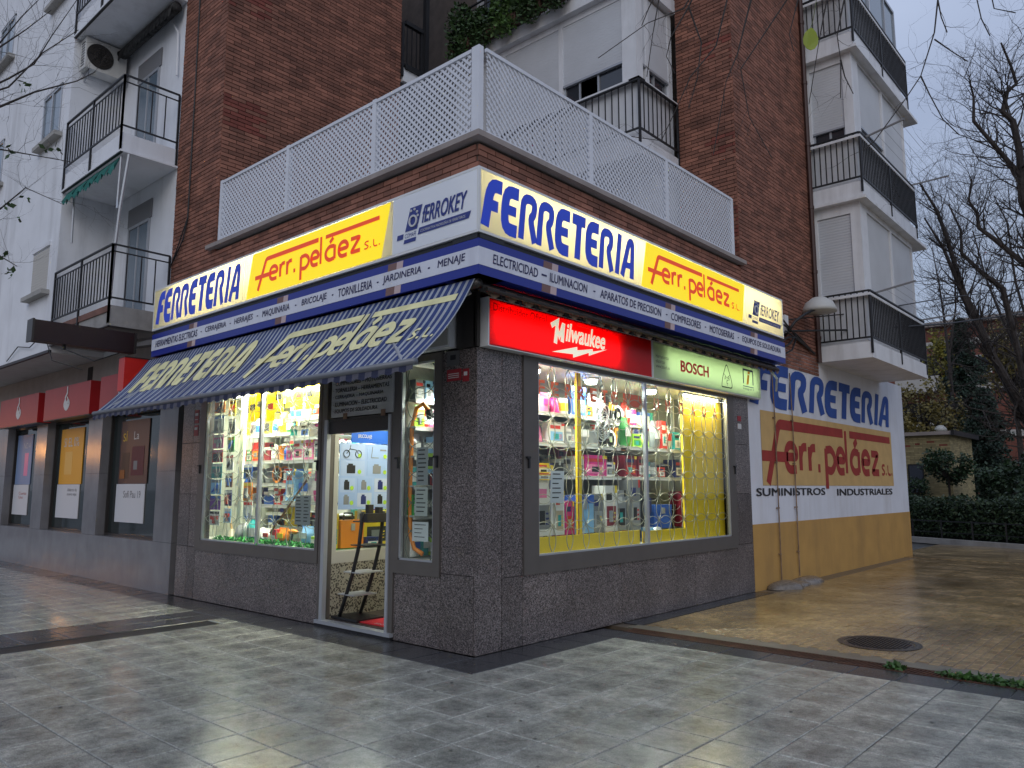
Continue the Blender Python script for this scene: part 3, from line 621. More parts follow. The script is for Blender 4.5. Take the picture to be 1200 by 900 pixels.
for yy, lb in ((7.12, 'thin rusty conduit running down the painted wall, nearer the shop window'), (7.88, 'thin rusty conduit running down the painted wall through the letter e')):
    b = MB(); b.tube([(.03, yy, .1), (.03, yy + .01, 2.8), (.03, yy - .03, 3.6)], .011, 6)
    for k in range(4): b.box(.0, .04, yy - .03, yy + .03, .5 + .75 * k, .52 + .75 * k)
    b.build('wall_conduit', PIPE, label=lb, cat='conduit', origin=(.03, yy, .1))
# --- lattice
LT = thing('lattice_screen', (0, 0, 5.25), 'white plastic diamond lattice screen standing around the terrace edge above the shop signs', 'lattice')
def lattice(F, u0, u1, v0, v1):
    W, H, p, w = u1 - u0, v1 - v0, .084, .027
    for lay, sg in ((0, 1), (1, -1)):
        b = MB(); k = -H
        while k < W:
            a0, a1 = max(k, 0), min(k + H, W)
            if a1 - a0 > .02:
                y0, y1 = a0 - k, a1 - k
                if sg < 0: y0, y1 = H - y0, H - y1
                n0 = -.012 + lay * .009; A = F(u0 + a0, v0 + y0, n0); B = F(u0 + a1, v0 + y1, n0); N = F(0, 0, .008) - F(0, 0, 0); d = (B - A); q = d.cross(N).normalized() * w * 1.0
                b.obox(A - q / 2 - Vector((0, 0, 0)), d, q, N)
            k += p
        b.build('lattice_slat', PVC, LT, kind='stuff')
    b = MB(); t = .03
    b.fb(F, u0 - .02, u1 + .02, v0 - .01, v0 + t, -.015, .018); b.fb(F, u0 - .02, u1 + .02, v1 - t, v1 + .01, -.015, .018); b.build('rail', PVC, LT)
for a, c in ((-5.4, -3.64), (-3.56, -1.76), (-1.68, -.1)): lattice(off(FL, .02), a, c, 5.27, 6.2)
for a, c in ((.1, 1.92), (2.0, 3.74), (3.82, 5.8)): lattice(off(FR, .02), a, c, 5.27, 6.22)
for F, ps in ((FL, (-5.42, -3.6, -1.72, -.04)), (FR, (.0, 1.96, 3.78, 5.82))):
    for p in ps: MB().fb(F, p - .034, p + .034, 5.252, 6.225, -.03, .035).build('post', PVC, LT)
# ================================================================== THE CORNER SHOP (ground floor)
SH = thing('hardware_shop', (-2, 2, 0), 'speckled granite clad corner shop front with two large lit display windows and an open door', 'shop front')
def slab(F, u0, u1, v0, v1, n0=-.03, n1=0, name='granite_slab'):
    return MB().fb(F, u0 + .0035, u1 - .0035, v0 + .0035, v1 - .0035, n0, n1 + rnd.uniform(-.002, .002)).build(name, GRAN, SH)
for q in ((-6.3, -5.95, 0, .74), (-6.3, -5.95, .74, 1.5), (-6.3, -5.95, 1.5, 2.26), (-6.3, -5.95, 2.26, 3.0), (-5.95, -5.71, 0, .74), (-5.95, -5.71, .74, 1.5), (-5.95, -5.71, 1.5, 2.26), (-5.95, -5.71, 2.26, 3.0), (-5.71, -4.2, 0, .7), (-4.2, -2.62, 0, .7),
          (-1.22, -.5, 0, .7), (-.5, -.03, 0, .74), (-.5, -.03, .74, 3.0)): slab(FL, *q)
for q in ((0, .37, 0, 3.0), (.37, .69, 0, .70), (.37, .69, .7, 3.0), (.69, 2.5, 0, .7), (2.5, 4.3, 0, .7), (4.3, 5.62, 0, .7), (5.62, 6.17, 0, .74), (5.62, 6.17, .74, 1.5), (5.62, 6.17, 1.5, 2.26), (5.62, 6.17, 2.26, 3.0)): slab(FR, *q)
b = MB(); W_ = (.03, .16)
for x0, x1, z0, z1 in ((-6.35, -5.62, 0, 3.0), (-5.62, -2.62, 0, .72), (-1.24, -.03, 0, .72), (-.5, -.03, .72, 3.0), (-6.35, -.03, 3.02, 3.98)): b.box(x0, x1, .03, .16, z0, z1)
for y0, y1, z0, z1 in ((.16, .75, 0, 3.0), (.75, 5.6, 0, .72), (5.5, 6.17, 0, 3.0), (.16, 6.17, 3.02, 3.98)): b.box(-.16, -.03, y0, y1, z0, z1)
b.build('wall', mat('joint_black', (.012, .011, .01), .9), SH)
b = MB(); b.box(-6.2, -.16, .16, 6.1, 3.0, 3.1); b.build('ceiling', mat('shop_ceiling', (.8, .8, .78), .8), SH)
b = MB(); b.box(-6.2, -1.1, 1.62, 1.72, 0, 3.0); b.box(-1.25, -1.1, 1.72, 6.1, 0, 3.0); b.box(-6.25, -6.2, .16, 1.7, 0, 3.0); b.build('back_wall', mat('shop_wall', (.3, .32, .27), .8, var=.1), SH)
# window frames
FRM = mat('brown_grey_aluminium', (.13, .117, .107), .45, metal=.3, var=.06)
def display_window(F, u0, u1, v0, v1, g, mull, lb, pitch=.29, rr=.2, rm=None):
    b = MB(); a0, a1, c0, c1 = g
    b.fb(F, u0, u1, v0, c0, -.06, .022); b.fb(F, u0, u1, c1, v1, -.06, .022); b.fb(F, u0, a0, c0, c1, -.06, .022); b.fb(F, a1, u1, c0, c1, -.06, .022)
    w = b.build('display_window', FRM, SH, label=lb)
    b = MB(); b.fb(F, a0, a1, c0, c0 + .018, -.03, .012); b.fb(F, a0, a1, c1 - .018, c1, -.03, .012); b.fb(F, a0, a0 + .018, c0, c1, -.03, .012); b.fb(F, a1 - .018, a1, c0, c1, -.03, .012)
    for q in mull: b.fb(F, q - .022, q + .022, c0, c1, -.035, .014)
    b.build('bead', LALU, w)
    e = [a0] + [x for q in mull for x in (q - .02, q + .02)] + [a1]
    for k in range(0, len(e), 2): MB().fb(F, e[k], e[k + 1], c0, c1, -.012, -.006).build('pane', GLASS, w)
    RG = rm or mat('white_rod', (.62, .63, .6), .35, metal=.2)
    U = F(1, 0, 0) - F(0, 0, 0); V = F(0, 1, 0) - F(0, 0, 0); ob = MB().ring((0, 0, 0), U, V, rr, .0045, 28, 4); me = bpy.data.meshes.new('grille_ring'); me.from_pydata(ob.v, [], ob.f); me.materials.append(RG); me.polygons.foreach_set('use_smooth', [True] * len(me.polygons))
    nu, nv = int((a1 - a0) / pitch), int((c1 - c0) / pitch)
    for k in range(0, len(e), 2):
        n1 = max(int((e[k + 1] - e[k]) / pitch), 1); px = (e[k + 1] - e[k]) / n1; pz = (c1 - c0) / nv
        for i in range(n1):
            for j in range(nv):
                o = bpy.data.objects.new('grille_ring', me); COL.objects.link(o); o.parent = w; o.location = F(e[k] + px * (i + .5), c0 + pz * (j + .5), -.045) - wloc(w)
                s = min(px, .33) / pitch; o.scale = (1, s, 1) if F is FR else (s, 1, 1)
    for q, zz in ((u0 + .07, 1.9), (u1 - .04, 1.9)):
        h = MB(); h.fb(F, q - .012, q + .012, zz - .1, zz, .022, .04); h.fb(F, q - .045, q + .012, zz, zz + .022, .022, .05); h.build('latch', IRON, w)
    return w
WL = display_window(FL, -5.71, -2.62, .7, 3.0, (-5.54, -2.68, .85, 2.97), [-4.035], 'wide display window crammed with lit goods, left of the door', rm=mat('dull_rod', (.3, .32, .27), .35, metal=.3))
WS = display_window(FL, -1.22, -.5, .7, 3.0, (-1.14, -.6, .84, 2.93), [], 'narrow display window right of the open door', rm=mat('dark_rod', (.17, .2, .17), .4, metal=.4), pitch=.27, rr=.19)
WR = display_window(FR, .69, 5.62, .7, 3.0, (.93, 5.42, .88, 2.955), [3.12], 'wide display window under the red and the pale green sign', rm=mat('bright_rod', (.45, .43, .34), .35, metal=.6))
# door opening
b = MB(); b.fb(FL, -2.6, -2.5, .07, 3.0, -.1, .02); b.fb(FL, -1.3, -1.22, .07, 3.0, -.1, .02); b.build('door_frame', FRM, SH)
b = MB(); b.fb(FL, -2.53, -2.47, .07, 2.4, -.02, .035); b.fb(FL, -1.33, -1.29, .07, 2.4, -.02, .035); b.build('door_track', LALU, SH)
b = MB(); b.fb(FL, -2.6, -1.22, .03, .07, -.25, .05); b.build('threshold', LALU, SH)
MB().fb(FL, -2.6, -1.22, -.02, .03, -.3, .04).build('door_step', IRON, SH)
b = MB(); b.fb(FL, -2.5, -1.3, 2.23, 2.38, -.06, .01); b.fb(FL, -2.5, -1.3, 2.38, 2.41, -.03, .02); b.build('shutter_edge', BRONZE, SH)
MB().fb(FL, -2.5, -1.3, 2.41, 3.0, -.12, -.08).build('transom_panel', DARK, SH)
FLOOR = wetmat('doorway_floor', (.05, .04, .035), (.08, .065, .055), .2, .45, 2)
MB().box(-2.55, -1.25, .05, 1.6, -.02, .08).build('vestibule_floor', FLOOR, SH)
# vestibule: granite lined cabinet side on the left, steps at the back
LG = mat('lit_granite', (.34, .33, .27), .4);  # granite copied paler and yellower, the doorway's lamplight put into its colour
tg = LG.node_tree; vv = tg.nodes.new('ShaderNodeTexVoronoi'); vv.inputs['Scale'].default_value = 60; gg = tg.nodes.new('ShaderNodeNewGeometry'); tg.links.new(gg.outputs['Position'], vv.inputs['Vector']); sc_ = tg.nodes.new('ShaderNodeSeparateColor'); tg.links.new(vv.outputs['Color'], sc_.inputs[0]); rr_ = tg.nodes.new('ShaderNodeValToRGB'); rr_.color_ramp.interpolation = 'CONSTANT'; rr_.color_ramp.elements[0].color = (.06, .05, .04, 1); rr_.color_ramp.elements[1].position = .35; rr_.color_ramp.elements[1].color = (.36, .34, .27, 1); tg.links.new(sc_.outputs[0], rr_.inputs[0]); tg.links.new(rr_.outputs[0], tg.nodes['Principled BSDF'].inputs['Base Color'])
MB().box(-2.56, -2.5, .1, 1.62, .08, .7).build('granite_slab', LG, SH)
b = MB(); b.box(-2.57, -2.495, .1, 1.62, .7, .84); b.box(-2.57, -2.495, .1, 1.62, 2.9, 3.0); b.box(-2.57, -2.495, .1, .16, .84, 2.9); b.build('cabinet_frame', mat('cream_aluminium', (.5, .49, .43), .4), SH)
MB().box(-2.56, -2.55, .16, 1.62, .84, 2.9).build('pane', GLASS, SH)
b = MB(); b.box(-1.28, -1.2, .1, 1.62, .08, 2.95); b.build('vestibule_wall', mat('vestibule_cream', (.5, .48, .42), .7), SH)
for k in range(3):
    MB().box(-2.1 + .1 * k, -1.28, .75 + .28 * k, 1.62, .08 + .17 * k, .25 + .17 * k).build('step', LG, SH); MB().box(-2.12 + .1 * k, -1.28, .73 + .28 * k, .79 + .28 * k, .25 + .17 * k, .255 + .17 * k + .02).build('step_edge', DARK, SH)
# fascia behind the awning and dark corner post
b = MB(); b.fb(FL, -.27, -.002, 3.0, 3.56, -.02, .03); b.fb(FR, -.03, .01, 3.0, 3.56, -.02, .03); b.fb(FL, -6.4, .0, 3.56, 3.6, .0, .45); b.fb(FR, 0, 6.5, 3.562, 3.6, .0, .45); b.build('fascia', BRONZE, SH)
# little wall stickers and plates on the granite beside the corner
def plate(F, u0, u1, v0, v1, m, lb, cat='sticker', lines=None, lm=None, nm='sticker'):
    o = F((u0 + u1) / 2, v0, .002); t = thing(nm, o, lb, cat)
    MB().fb(F, u0, u1, v0, v1, .0005, .006).build('plate', m, t)
    if lines:
        b = MB()
        for a, c, d, e in lines: b.fpoly(F, [(a, d), (c, d), (c, e), (a, e)], .008)
        b.build('print', lm, t)
    return t
STR = mat('sticker_red', (.3, .02, .03), .5); STW = mat('sticker_white', (.6, .6, .6), .5); STG = mat('plate_grey', (.1, .1, .1), .4); BLK = mat('print_black', (.015, .015, .018), .6)
plate(FL, -.43, -.25, 2.84, 2.99, STG, 'small grey number plate on the granite beside the narrow window', 'plate', [(-.38, -.3, 2.9, 2.95)], BLK, 'number_plate')
plate(FL, -.43, -.22, 2.68, 2.8, STR, 'left red notice sticker on the granite near the shop corner', lines=[(-.41, -.25, 2.75 - .02 * i, 2.757 - .02 * i) for i in range(3)], lm=STW)
plate(FL, -.2, -.11, 2.66, 2.79, STR, 'right red key sticker on the granite nearest the shop corner', lines=[(-.18, -.13, 2.72, 2.76)], lm=STW)
plate(FL, -5.93, -5.8, 2.55, 2.75, STR, 'red sticker on the granite left of the wide display window, upper one', lines=[(-5.91, -5.82, 2.66, 2.7), (-5.91, -5.82, 2.6, 2.61)], lm=STW)
plate(FL, -5.93, -5.8, 2.36, 2.52, STR, 'red sticker on the granite left of the wide display window, lower one', lines=[(-5.91, -5.82, 2.45, 2.49)], lm=STW)
plate(FR, 5.78, 5.9, 2.62, 2.7, STR, 'upper red sticker on the granite pillar beside the painted wall'); plate(FR, 5.78, 5.9, 2.5, 2.58, STW, 'white sticker on the granite pillar beside the painted wall')
# ------------------------------------------------------------------ signs
def tmat(name, col, tr=.55, rough=.3):
    return mat(name, col, rough, transl=tr)
def lightbox(name, F, u0, u1, v0, v1, n0, n1, lb, cat, group=None, ends=(1, 1), back=None):
    t = thing(name, F((u0 + u1) / 2, v0, n0), lb, cat, group)
    b = MB(); w = .025
    b.fb(F, u0, u1, v1 - w, v1, n0, n1); b.fb(F, u0, u1, v0, v0 + w, n0, n1); 
    if ends[0]: b.fb(F, u0, u0 + w, v0 + w, v1 - w, n0, n1)
    if ends[1]: b.fb(F, u1 - w, u1, v0 + w, v1 - w, n0, n1)
    bk = back or (u0 + w, u1 - w); b.fb(F, bk[0], bk[1], v0 + w, v1 - w, n0, n0 + .02)
    b.build('casing', mat('sign_casing', (.7, .71, .72), .4), t); return t
def panel(t, F, u0, u1, v0, v1, n, m, name='panel'): return MB().fb(F, u0, u1, v0, v1, n - .008, n).build(name, m, t)
def lamp_in(F, u0, u1, v, n, watts, col, h=.05, down=False):
    c = F((u0 + u1) / 2, v, n); N = F(0, 0, 1) - F(0, 0, 0); rot = N.to_track_quat('-Z', 'Y').to_euler()
    o = area('tube_light', c, rot, 1, h, watts, col); o.data.size = abs(u1 - u0) if abs(N.x) > .5 or True else 0
    # the local X of the lamp must run along the sign
    U = F(1, 0, 0) - F(0, 0, 0); V = N.cross(U); M = Matrix((U, V, N)).transposed(); M = Matrix((U, -V, -N)).transposed(); o.rotation_euler = M.to_euler(); return o
PW = tmat('backlit_white', (.84, .8, .62)); PWC = tmat('unlit_white', (.84, .87, .93), .12); PY = tmat('backlit_yellow', (.93, .72, .01)); 
BLIT = mat('backlit_blue', (.012, .04, .42), .3, emit=(.01, .05, .6), es=.25); RLIT = mat('backlit_red', (.75, .06, .008), .35, emit=(.9, .08, .0), es=.35); NAVY = mat('navy_vinyl', (.02, .035, .22), .4)
# left light box (street side)
S1 = lightbox('shop_sign', FL, -6.45, .498, 3.957, 4.6, .1, .498, 'long lit FERRETERIA sign box over the striped awning, yellow name panel in its middle', 'shop sign', ends=(1, 0), back=(-6.42, .09))
panel(S1, FL, -6.42, -3.765, 3.985, 4.572, .497, PW); panel(S1, FL, -3.755, -.765, 3.985, 4.572, .497, PW); panel(S1, FL, -.755, .47, 3.985, 4.572, .497, PWC)
F1 = off(FL, .497)
MB().fpoly(F1, [(-3.68, 3.992), (-.93, 3.992), (-.79, 4.565), (-3.55, 4.565)], .002).build('yellow_field', PYL := mat('yellow_vinyl_lit', (.85, .6, .01), .35, emit=(1, .78, .0), es=.62), S1)
caps_word('FERRETERIA', F1, -6.3, -3.84, 4.04, 4.52, BLIT, S1, .004)
ferr_logo(F1, -3.47, -.93, 4.06, 4.47, RLIT, S1, .006)
def ferrokey(F, t, a, c, v0, v1):
    W, H = c - a, v1 - v0
    P = lambda pts, n=.004: MB().fpoly(F, [(a + x * W, v0 + y * H) for x, y in pts], n)
    P([(.12, .3), (.29, .3), (.36, 1.0), (.19, 1.0)]).build('emblem', NAVY, t); P([(0, .1), (.09, .1), (.1, .26), (.01, .26)]).build('emblem_bar', NAVY, t); P([(.1, -.06), (.27, -.06), (.28, .06), (.11, .06)]).build('emblem_bar', NAVY, t)
    P([(.3, .1), (.97, .1), (1.0, .3), (.32, .3)]).build('emblem_bar', NAVY, t)
    b = MB(); U = F(1, 0, 0) - F(0, 0, 0); V = F(0, 1, 0) - F(0, 0, 0); b.ring(F(a + .235 * W, v0 + .57 * H, .006), U, V, .05 * W, .012 * W, 16, 4)
    for dx, dy in ((-.03, .3), (.02, .32), (.055, .22), (.065, .1)): b.ring(F(a + (.235 + dx) * W, v0 + (.6 + dy) * H, .006), U, V, .009 * W, .006 * W, 8, 4)
    b.build('emblem_mark', STW, t)
    text('COMAFE', F, a + .12 * W, a + .28 * W, v0 + .1 * H, v0 + .24 * H, NAVY, t, shear=.2)
    text('fERROKEY', F, a + .36 * W, a + .95 * W, v0 + .42 * H, v0 + .92 * H, NAVY, t, n=.005, shear=.35, bold=.025)
    text('COOPERATIVA MADRILEÑA DE FERRETEROS', F, a + .34 * W, a + .93 * W, v0 + .15 * H, v0 + .25 * H, STW, t, n=.006, shear=.2)
ferrokey(F1, S1, -.68, .4, 4.08, 4.42)
lamp_in(FL, -5.8, -1.15, 4.45, .2, 60, (1, .93, .7), .1)
# right light box
S2 = lightbox('shop_sign', FR, -.4995, 6.52, 3.9585, 4.5985, .1, .499, 'long lit FERRETERIA sign box over the red and pale green signs, side street face', 'shop sign', ends=(0, 1), back=(-.09, 6.49))
MB().box(.474, .5005, -.5005, -.474, 3.984, 4.573).build('corner_trim', MATS['sign_casing'], S2)
panel(S2, FR, -.47, 2.205, 3.985, 4.572, .498, PW); panel(S2, FR, 2.215, 5.145, 3.985, 4.572, .498, PW); panel(S2, FR, 5.155, 6.49, 3.985, 4.572, .498, PW)
F2 = off(FR, .498)
MB().fpoly(F2, [(2.29, 3.992), (5.02, 3.992), (5.14, 4.565), (2.42, 4.565)], .002).build('yellow_field', PYL, S2)
caps_word('FERRETERIA', F2, -.44, 2.16, 4.03, 4.52, BLIT, S2, .004)
ferr_logo(F2, 2.44, 4.97, 4.06, 4.47, RLIT, S2, .006)
ferrokey(F2, S2, 5.22, 6.42, 4.06, 4.4)
lamp_in(FR, -.2, 6.3, 4.45, .2, 74, (1, .93, .7), .1)
# blue bands with the trades
def band(F, u0, u1, words, seps, lb):
    t = thing('fascia_band', F((u0 + u1) / 2, 3.56, .1), lb, 'sign band'); k = off(F, .0)
    MB().fb(k, u0, u1, 3.56, 3.9, .12, .49).build('band_body', BLUE, t)
    MB().fb(k, u0 + (.003 if F is FL else -.0035), u1 + (.0035 if F is FL else -.003), 3.648, 3.82, .488, .4935).build('white_stripe', BANDW, t)
    MB().fb(k, u0, u1, 3.905, 3.95, .14, .47).build('gap_shade_strip', IRON, t)  # black strip in the gap, the shadow there put into its colour
    for a in seps:
        MB().fpoly(k, [(a - .16, 3.565), (a - .02, 3.565), (a + .02, 3.895), (a - .12, 3.895)], .4915).build('emblem_block', mat('faded_brown', (.2, .11, .1), .6), t)
        MB().fpoly(k, [(a - .02, 3.565), (a + .08, 3.565), (a + .12, 3.895), (a + .02, 3.895)], .4915).build('emblem_block', mat('faded_pink', (.55, .42, .42), .6), t)
    for wd, a, c in words: text(wd, k, a, c, 3.69 if wd not in '•–' else 3.73, 3.785 if wd not in '•–' else 3.745, mat('navy_print', (.015, .015, .09), .5), t, n=.4965, shear=.12, bold=.012)
    return t
band(FL, -6.45, .489, [('HERRAMIENTAS ELECTRICAS', -6.3, -4.98), ('CERRAJERIA', -4.75, -4.18), ('HERRAJES', -3.96, -3.5), ('MAQUINARIA', -3.27, -2.66), ('BRICOLAJE', -2.4, -1.9), ('TORNILLERIA', -1.68, -1.08), ('JARDINERIA', -.9, -.3), ('MENAJE', -.06, .32)] + [('•', a, a + .03) for a in (-4.88, -4.08, -3.4, -2.54, -1.8, -1.0, -.2)], [-5.12, -2.82, -.7], 'blue and white band naming the trades under the left sign box, above the awning')
band(FR, -.489, 6.56, [('ELECTRICIDAD', -.3, .36), ('ILUMINACION', .55, 1.2), ('APARATOS DE PRECISION', 1.44, 2.74), ('COMPRESORES', 2.98, 3.75), ('MOTOSIERRAS', 4.0, 4.73), ('EQUIPOS DE SOLDADURA', 5.0, 6.37)] + [('–', .42, .5), ('•', 1.31, 1.35), ('•', 2.85, 2.89), ('•', 3.86, 3.9), ('•', 4.85, 4.89)], [.58, 2.98, 5.42], 'blue and white band naming the trades under the right sign box')
# cream fascia sign behind the awning
S3 = lightbox('fascia_sign', FL, -6.3, -.3, 3.02, 3.54, .0, .1, 'unlit cream sign box over the shop door, mostly hidden by the awning', 'sign')
panel(S3, FL, -6.27, -.33, 3.045, 3.515, .098, mat('cream_panel', (.42, .41, .37), .5))
b = MB(); b.ring(FL(-.62, 3.3, .106), (1, 0, 0), (0, 0, 1), .085, .045, 20, 4); b.build('round_emblem', mat('dark_red_print', (.12, .02, .02), .6), S3)
# red sign
S4 = lightbox('brand_sign', FR, .03, 3.11, 3.0, 3.5, .0, .12, 'lit red sign with white brand lettering and a lightning bolt over the side window', 'brand sign')
PR = tmat('backlit_red_panel', (.8, .012, .012), .5); panel(S4, FR, .05, 3.1, 3.01, 3.49, .121, PR)
FM = off(FR, .122); WLT = mat('backlit_white_letter', (.85, .84, .7), .4, emit=(1, .96, .72), es=.55)
MB().strip(FM, [(1.1, 3.17), (1.14, 3.42), (1.03, 3.36)], .06).strip(FM, [(1.12, 3.4), (1.17, 3.26), (1.24, 3.4)], .05, .0046).strip(FM, [(1.25, 3.42), (1.22, 3.2)], .06, .0052).build('letter', WLT, S4); text('ilwaukee', FM, 1.29, 2.05, 3.225, 3.43, WLT, S4, shear=.28, bold=.028)
MB().fpoly(FM, [(1.04, 3.07), (1.5, 3.185), (1.5, 3.145), (1.8, 3.2), (1.8, 3.17), (2.1, 3.235), (1.72, 3.11), (1.72, 3.145), (1.42, 3.05), (1.42, 3.09)], .004).build('lightning_bolt', WLT, S4)
text('HERRAMIENTAS', FM, 1.5, 1.8, 3.425, 3.44, mat('red_print_light', (.6, .2, .15), .5), S4)
text('Distribuidor Oficial', FM, .1, .95, 3.37, 3.45, mat('faded_dark_red', (.22, .005, .008), .6), S4)
lamp_in(FR, .15, 2.35, 3.25, .03, 22, (1, .9, .8), .3)
# pale green sign
S5 = lightbox('brand_sign', FR, 3.13, 6.42, 3.0, 3.5, .0, .12, 'pale green lit sign with red tool brand lettering and two small emblems', 'brand sign')
PG = tmat('backlit_pale_green', (.6, .68, .5), .5); panel(S5, FR, 3.15, 6.4, 3.01, 3.49, .121, PG)
text('BOSCH', FM, 3.85, 4.64, 3.17, 3.32, mat('bosch_red', (.6, .02, .03), .4, emit=(.8, .02, .03), es=.12), S5, bold=.035)
text('Herramientas\neléctricas\nwww.bosch.es', FM, 3.2, 3.55, 3.15, 3.33, mat('print_grey', (.12, .13, .1), .5), S5)
DG = mat('emblem_dark', (.02, .04, .03), .5)
b = MB(); b.strip(FM, rounded([(5.06, 3.08), (5.4, 3.08), (5.36, 3.22), (5.22, 3.45), (5.08, 3.22), (5.04, 3.08), (5.08, 3.08)], .07), .018); b.strip(FM, [(5.22, 3.1), (5.22, 3.22)], .008, .006); b.strip(FM, [(5.22, 3.22), (5.12, 3.28)], .008, .006); b.strip(FM, [(5.22, 3.22), (5.32, 3.28)], .008, .006); b.build('emblem_outline', DG, S5)
for ch, a, c in (('A', 5.13, 3.16), ('B', 5.245, 3.16), ('C', 5.19, 3.1)): text(ch, FM, a, a + .055, c + .03, c + .09, DG, S5, n=.008)
b = MB(); b.strip(FM, [(5.78, 3.2), (5.78, 3.42), (6.12, 3.42), (6.12, 3.2)], .03); b.strip(FM, [(5.76, 3.16), (6.14, 3.16)], .012); b.build('emblem_outline', NAVY, S5)
text('i', FM, 5.9, 6.0, 3.2, 3.4, mat('emblem_orange', (.8, .4, .03), .5, emit=(.9, .45, .03), es=.2), S5, shear=.2, bold=.03); text('Integral 2', FM, 5.76, 6.14, 3.1, 3.14, NAVY, S5)
lamp_in(FR, 3.5, 6.3, 3.25, .03, 15, (.92, 1, .8), .3)
# ------------------------------------------------------------------ awning over the street side
AW = thing('striped_awning', (-3.1, -.5, 3.0), 'open blue striped awning lettered in yellow over the left display window and the door', 'awning')
AO = Vector((0, -.45, 3.535)); AV = Vector((0, .725, .872)); AL = AV.length; AVn = AV / AL; AN = Vector((1, 0, 0)).cross(AVn)
def FW(u, v, n):          # u = x, v = metres down from the top edge (negative up); slight sag
    s = v / AL; sag = -.05 * math.sin(math.pi * min(max(s, 0), 1)) * (1 + .25 * math.sin(u * 2.1)) + .006 * math.sin(u * 38) * s
    return Vector((u, 0, 0)) + AO - AVn * v + AN * (n + sag)
FWT = lambda u, v, n: FW(u, AL * (1 - v), n)      # v up, 0 at the front bar, 1 at the top
STB = mat('awning_blue', (.022, .042, .15), .8, var=.2, vscale=3, bump=.2, bscale=200, transl=.04); STG_ = mat('awning_grey', (.33, .36, .4), .8, var=.25, vscale=3, bump=.2, bscale=200, transl=.04, stain=(.2, .17, .14), stscale=1.1)
x = -6.62; k = 0; ba, bb_ = MB(), MB()
while x < .4:
    w1 = .056 if k % 2 == 0 else .038; x1 = min(x + w1, .41); tgt = ba if k % 2 == 0 else bb_
    for j in range(12):
        a, c = j / 12, (j + 1) / 12; tgt.quad(FWT(x, a, 0), FWT(x1, a, 0), FWT(x1, c, 0), FWT(x, c, 0))
    x = x1; k += 1
build2([(ba, STB), (bb_, STG_)], 'fabric', AW)
# valance
x = -6.62; k = 0; va, vb = MB(), MB()
while x < .38:
    x1 = min(x + .095, .4); tgt = va if k % 2 == 0 else vb; m = 5
    for j in range(m):
        p, q = x + (x1 - x) * j / m, x + (x1 - x) * (j + 1) / m; zf = lambda t: 2.575 + .01 * math.cos(t / .19 * 2 * math.pi) + .008 * math.sin(t * 5)
        tgt.quad((p, -1.19, zf(p)), (q, -1.19, zf(q)), (q, -1.185, 2.64), (p, -1.185, 2.64))
    x = x1; k += 1
build2([(va, mat('valance_navy', (.02, .025, .06), .85)), (vb, mat('valance_grey', (.1, .1, .13), .85, var=.2))], 'valance', AW)
b = MB(); b.tube([(-6.63, -1.175, 2.66), (.42, -1.175, 2.66)], .032, 10); b.build('front_bar', mat('awning_bar', (.16, .17, .19), .4, metal=.3), AW, smooth=True)
b = MB(); b.tube([(-6.6, -.4, 3.5), (.42, -.4, 3.5)], .045, 10); b.build('roller', BRONZE, AW, smooth=True)
for x0, x1 in ((.25, -.5), (-6.4, -5.6)):
    b = MB(); b.bar((x0, -.35, 3.45), (x1, -.72, 3.1), .045, .03); b.bar((x1, -.72, 3.1), (x0 - .02, -1.15, 2.67), .035, .025); b.tube([(x1, -.72, 3.06), (x1, -.72, 3.14)], .035, 8); b.build('folding_arm', LALU, AW)
YL = mat('awning_yellow_print', (.74, .7, .38), .8, var=.15)
caps_word('FERRETERIA', FWT, -6.25, -3.15, .36, .86, YL, AW, .008, shear=-.12)
ferr_logo(FWT, -2.85, .33, .22, .86, YL, AW, .008)
# retracted awning on the side street face
AR = thing('retracted_awning', (.3, 3, 3.5), 'rolled up awning with a brown scalloped valance under the right sign band', 'awning')
b = MB(); b.tube([(.33, -.3, 3.5), (.33, 6.45, 3.5)], .05, 10); b.build('roller', IRON, AR, smooth=True)
b = MB(); c = MB(); y = -.25; k = 0
while y < 6.4:
    tg_ = b if k % 2 == 0 else c; w2 = .17 if k % 2 == 0 else .085
    for j in range(5):
        p, q = y + w2 * j / 5, y + w2 * (j + 1) / 5; d = .018 * math.sin((j + .5) / 5 * math.pi)
        tg_.quad((.37 + d, p, 3.41 + .02 * math.cos(j * 1.3)), (.37 + d, q, 3.41 + .02 * math.cos((j + 1) * 1.3)), (.38, q, 3.5), (.38, p, 3.5))
    y += w2; k += 1
build2([(b, mat('valance_brown', (.2, .13, .085), .9, var=.25)), (c, mat('valance_black', (.012, .011, .012), .9))], 'valance', AR)
b = MB(); b.tube([(.41, -.3, 3.46), (.41, 6.45, 3.46)], .022, 8); b.build('front_bar', BRONZE, AR)
for y0 in (6.35,):
    b = MB(); b.bar((.3, y0, 3.48), (.42, y0 + .02, 3.3), .05, .03); b.bar((.42, y0, 3.3), (.36, y0 + .1, 3.12), .03, .02); b.build('folding_arm', LALU, AR)
